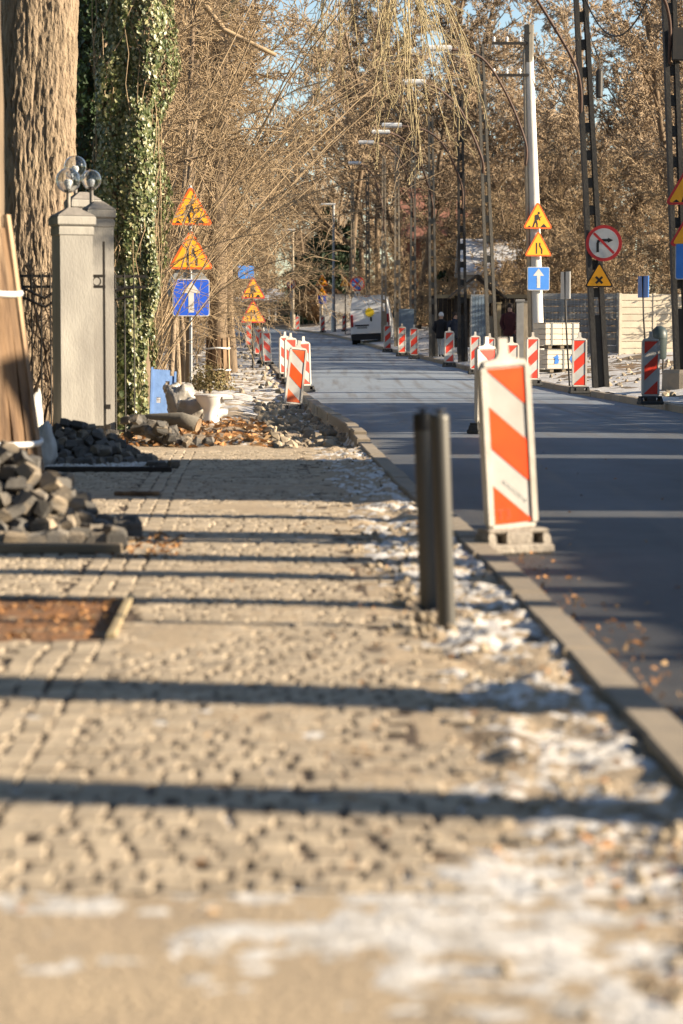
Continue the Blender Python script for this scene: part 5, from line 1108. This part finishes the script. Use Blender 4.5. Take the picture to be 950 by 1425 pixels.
for s in (-1, 1):
    m = MB(); m.prism([(-.43, -.85), (.43, -.85), (.40, .5), (.34, .62), (-.34, .62), (-.43, .5)], -.02, .0); o = m.build('rear_door', K['van'], t, loc=(s*.445, .045, 1.5)); o.rotation_euler = (R(-2.2), 0, 0)
    m = MB(); m.box((s*.92, -.03, 1.22), (.13, .10, .62), bev=.03); m.build('tail_light', K['tail'], t)
    for y in (.75, 4.3):
        m = MB(); m.tube([(s*.98, y, .34), (s*.74, y, .34)], .34, 18); w = m.build('wheel', K['tyre'], t, 'auto'); m = MB(); m.tube([(s*.985, y, .34), (s*.9, y, .34)], .2, 14); m.build('rim', K['galv'], w)
    m = MB(); m.box((s*1.14, 4.2, 1.5), (.2, .12, .36), bev=.03); m.build('mirror', K['vanblk'], t)
m = MB(); m.box((.06, -.02, 1.28), (.09, .08, .22), bev=.02); m.build('door_handle', K['vanblk'], t)
m = MB(); m.box((-.42, -.01, .98), (.72, .05, .07), bev=.01); m.build('plate_light', K['vanblk'], t); m = MB(); m.box((-.42, .0, .87), (.52, .03, .115)); pl = m.build('number_plate', K['sheet'], t)
m = MB()
for q in range(7): m.box((-.62+q*.062+(.03 if q > 1 else 0), -.017, .87), (.035, .004, .06))
tag(m.build('plate_print', K['greyprint'], pl), kind='stuff')
m = MB(); m.box((-.1, .16, 2.455), (.3, .08, .03)); m.build('brake_light', K['tail'], t)
rays = []
for k in range(24): a = 2*math.pi*k/24; rr = .27 if k % 2 else .2; rays.append((rr*math.cos(a), rr*math.sin(a)))
m = MB(); m.prism(rays, -.006, 0); m.build('sunburst', K['logo'], t, loc=(.0, .012, 1.62)).rotation_euler = (R(-2), 0, 0)
for (x_, z_, w_) in ((-.62, 1.8, .42), (.32, 1.78, .3), (.36, 1.6, .26), (.05, 2.06, .3), (.28, 2.1, .2)): m = MB(); m.box((x_, .028, z_), (w_, .012, .035)); m.build('print_line', K['greyprint'], t)

# ------------------------------------------------------------------ people
def person(label, q, d, Hh, coat, legs, head, rz, stride=.16, hat=None, zb=None):
    x = px(q, d); k = Hh/1.76; t = thing('person', label, 'person', (x, d, gz(x, d)+.01 if zb is None else zb), rz); t.scale = (k, k, k)
    J = {'pel': (0, 0, .95, .155), 'wai': (0, 0, 1.12, .145), 'che': (0, .01, 1.32, .165), 'nek': (0, .0, 1.49, .058), 'hd1': (0, -.02, 1.60, .085), 'hd2': (0, -.01, 1.70, .078)}
    E = [('pel', 'wai'), ('wai', 'che'), ('che', 'nek'), ('nek', 'hd1'), ('hd1', 'hd2')]
    for s, n_ in ((-1, 'l'), (1, 'r')):
        st = stride*s
        J.update({n_+'sh': (s*.19, .0, 1.40, .075), n_+'el': (s*.27, .06, 1.13, .055), n_+'wr': (s*.20, -.10, .98, .042), n_+'hip': (s*.10, -st*.15, .88, .105), n_+'kn': (s*.10, -st*.75-.03, .49, .068), n_+'an': (s*.10, -st*1.0+.04, .09, .045), n_+'to': (s*.115, -st*1.0-.13, .045, .042)})
        E += [('che', n_+'sh'), (n_+'sh', n_+'el'), (n_+'el', n_+'wr'), ('pel', n_+'hip'), (n_+'hip', n_+'kn'), (n_+'kn', n_+'an'), (n_+'an', n_+'to')]
    names = list(J); me = bpy.data.meshes.new('body'); me.from_pydata([J[n_][:3] for n_ in names], [(names.index(a), names.index(b)) for a, b in E], [])
    o = bpy.data.objects.new('body', me); COL.objects.link(o); md = o.modifiers.new('skin', 'SKIN'); o.modifiers.new('sub', 'SUBSURF').levels = 2
    for i, n_ in enumerate(names): sv = me.skin_vertices[0].data[i]; sv.radius = (J[n_][3],)*2; sv.use_root = (i == 0)
    dg_ = bpy.context.evaluated_depsgraph_get(); nm = bpy.data.meshes.new_from_object(o.evaluated_get(dg_)); bpy.data.objects.remove(o)
    nm.materials.clear(); [nm.materials.append(K[c]) for c in ('skin', coat, legs, 'tyre')]
    for p in nm.polygons: z = p.center.z; p.material_index = 3 if z < .1 else 2 if z < .9 else 1 if z < 1.5 else 0; p.use_smooth = True
    b = link('body', nm, t)
    m = MB(); N = 16; V = []
    for (r_, z) in ((.20, .74), (.205, .9), (.19, 1.12), (.205, 1.3), (.20, 1.42), (.11, 1.49), (.085, 1.53)): V.append((r_, z))
    m.lathe(V, N, (0, .01, 0), 1.05, .82); m.build('coat', K[coat], t, True)
    for s in (-1, 1): m = MB(); m.tube([(s*.19, .0, 1.42), (s*.275, .06, 1.13), (s*.20, -.12, .97)], [.09, .075, .06], 10); m.build('sleeve', K[coat], t, True)
    m = MB()
    if hat: m.lathe([(.098, 1.64), (.105, 1.68), (.098, 1.75), (.06, 1.80), (.02, 1.815)], 14, (0, -.01, 0)); m.build('hat', K[hat], t, True)
    else: m.lathe([(.07, 1.56), (.10, 1.62), (.104, 1.70), (.08, 1.77), (.02, 1.80)], 14, (0, .02, 0)); m.build('hair', K['hair'], t, True)
    for s in (-1, 1): m = MB(); m.lathe([(.008, -.006), (.011, 0), (.008, .006)], 6, (s*.032, -.098, 1.66)); m.build('eye', K['black'], b)
    m = MB(); m.tube([(0, -.095, 1.655), (0, -.122, 1.62), (0, -.1, 1.612)], [.008, .015, .01], 6); m.build('nose', K['skin'], b, True)
    return t
person('walker in a white knitted hat with dark jacket and pale trousers', 613.5, 87.5, 1.58, 'coat_black', 'jeans_pale', None, R(165), .2, 'wool')
person('figure in black clothing just right of the walker in the white hat', 633, 87, 1.55, 'coat_navy', 'jeans_dark', None, R(20), .12)
person('figure in a dark wine coat before the shelter right of the pale post', 709, 79, 1.75, 'coat_wine', 'jeans_dark', None, R(-10), .1)
person('figure in a navy coat beside the white pole', 734, 74, 1.62, 'coat_navy', 'jeans_dark', None, R(30), .1)

# ------------------------------------------------------------------ unseen trees that throw the long shadows, and blockers added for shade
random.seed(13)
SH = ['bare street tree across the road casting the middle broad shadow', 'bare street tree across the road casting the nearest shadow', 'thin street tree across the road opposite the leaf pit', 'thin street tree across the road just past the leaf pit', 'street tree across the road opposite the two bollards', 'thick street tree across the road opposite the sett heap', 'thin street tree across the road just before the garage', 'street tree across the road just past the garage', 'thick street tree across the road before the tall hedge']
for i, (y, r, x) in enumerate(((6.35, .25, 9.0), (4.58, .17, 9.0), (9.2, .12, 8.8), (10.35, .15, 9.0), (11.25, .19, 9.0), (12.75, .27, 9.2), (14.2, .15, 9.0), (24.9, .2, 10.5), (27.6, .26, 10.0))):
    t = thing('street_tree', SH[i], 'tree', (x, y, .5), 0, 'street trees across the road'); link('trunk', trunk_mesh('trunk', [(0, 0, -.4, r*1.15), (random.uniform(-.03, .03), random.uniform(-.05, .05), 2.5, r), (0, random.uniform(-.1, .1), 7.0, r*.75)], K['bark2'], 14, .12, 1.0, 6), t)
    for nm, me in KIND['tall2'][1:]: o = link(nm, me, t, (0, 0, 2.5)); o.rotation_euler = (0, 0, i*1.3); o.scale = (.55, .55, .8)
t = thing('garage', 'unseen rendered garage added across the road to shade the footpath', 'garage', (12.2, 18.3, .4)); m = MB(); m.box((0, 0, 2.25), (6.2, 5.0, 4.5)); m.build('wall', K['render'], t); m = MB(); m.box((0, 0, 4.57), (6.6, 5.3, .14)); m.build('roof', K['slateroof'], t); m = MB(); m.box((-3.12, 0, 1.1), (.08, 2.6, 2.2)); m.build('door', K['bluegate'], t)  # unseen block added to throw the broad shade band
def shade_fence(y0, y1, x, h, label):  # unseen fence added; height and gaps shape the shade on the road
    t = thing('shade_fence', label, 'fence', (x, (y0+y1)/2, .25)); n = int((y1-y0)/.16)
    for i in range(n): m = MB(); y = -(y1-y0)/2+(y1-y0)*(i+.5)/n; m.box((0, y, h/2), (.03, (y1-y0)/n*.97, h+random.gauss(0, .09))); m.build('slat', K['darkwood'], t)
    m = MB(); m.box((.04, 0, h*.8), (.05, y1-y0, .08)); m.build('rail', K['darkwood'], t)
shade_fence(-1, 7.2, 7.4, 1.9, 'unseen dark timber fence added to shade the road nearest us')
shade_fence(7.9, 15.4, 7.4, 1.9, 'unseen dark timber fence added to shade the road opposite the bollards')
shade_fence(16.0, 23.4, 7.3, 2.0, 'unseen dark timber fence added to shade the road before the garage')
shade_fence(24.2, 28.4, 7.0, 2.0, 'unseen dark timber fence added for road shade between garage and tall hedge')
t = thing('hedge', 'tall unseen evergreen hedge added to shade the road beyond the garage', 'hedge', (9.2, 36.5, .3)); m = MB()  # unseen hedge added, its height set by the shade it throws
for i in range(13): m.tube([(0, -6+i, 0), (0, -6+i, 2.2)], .05, 5)
m.build('stems', K['bark2'], t); leaf_shell('foliage', 9000, lambda: (lambda a, z, y: (Vector((.6*math.cos(a)*(1.1-.11*z), y, z)), Vector((math.cos(a), 0, .3))))(random.uniform(0, 6.28), random.uniform(0, 3.4), random.uniform(-6.8, 6.8)), .12, K['ivydark'], t)
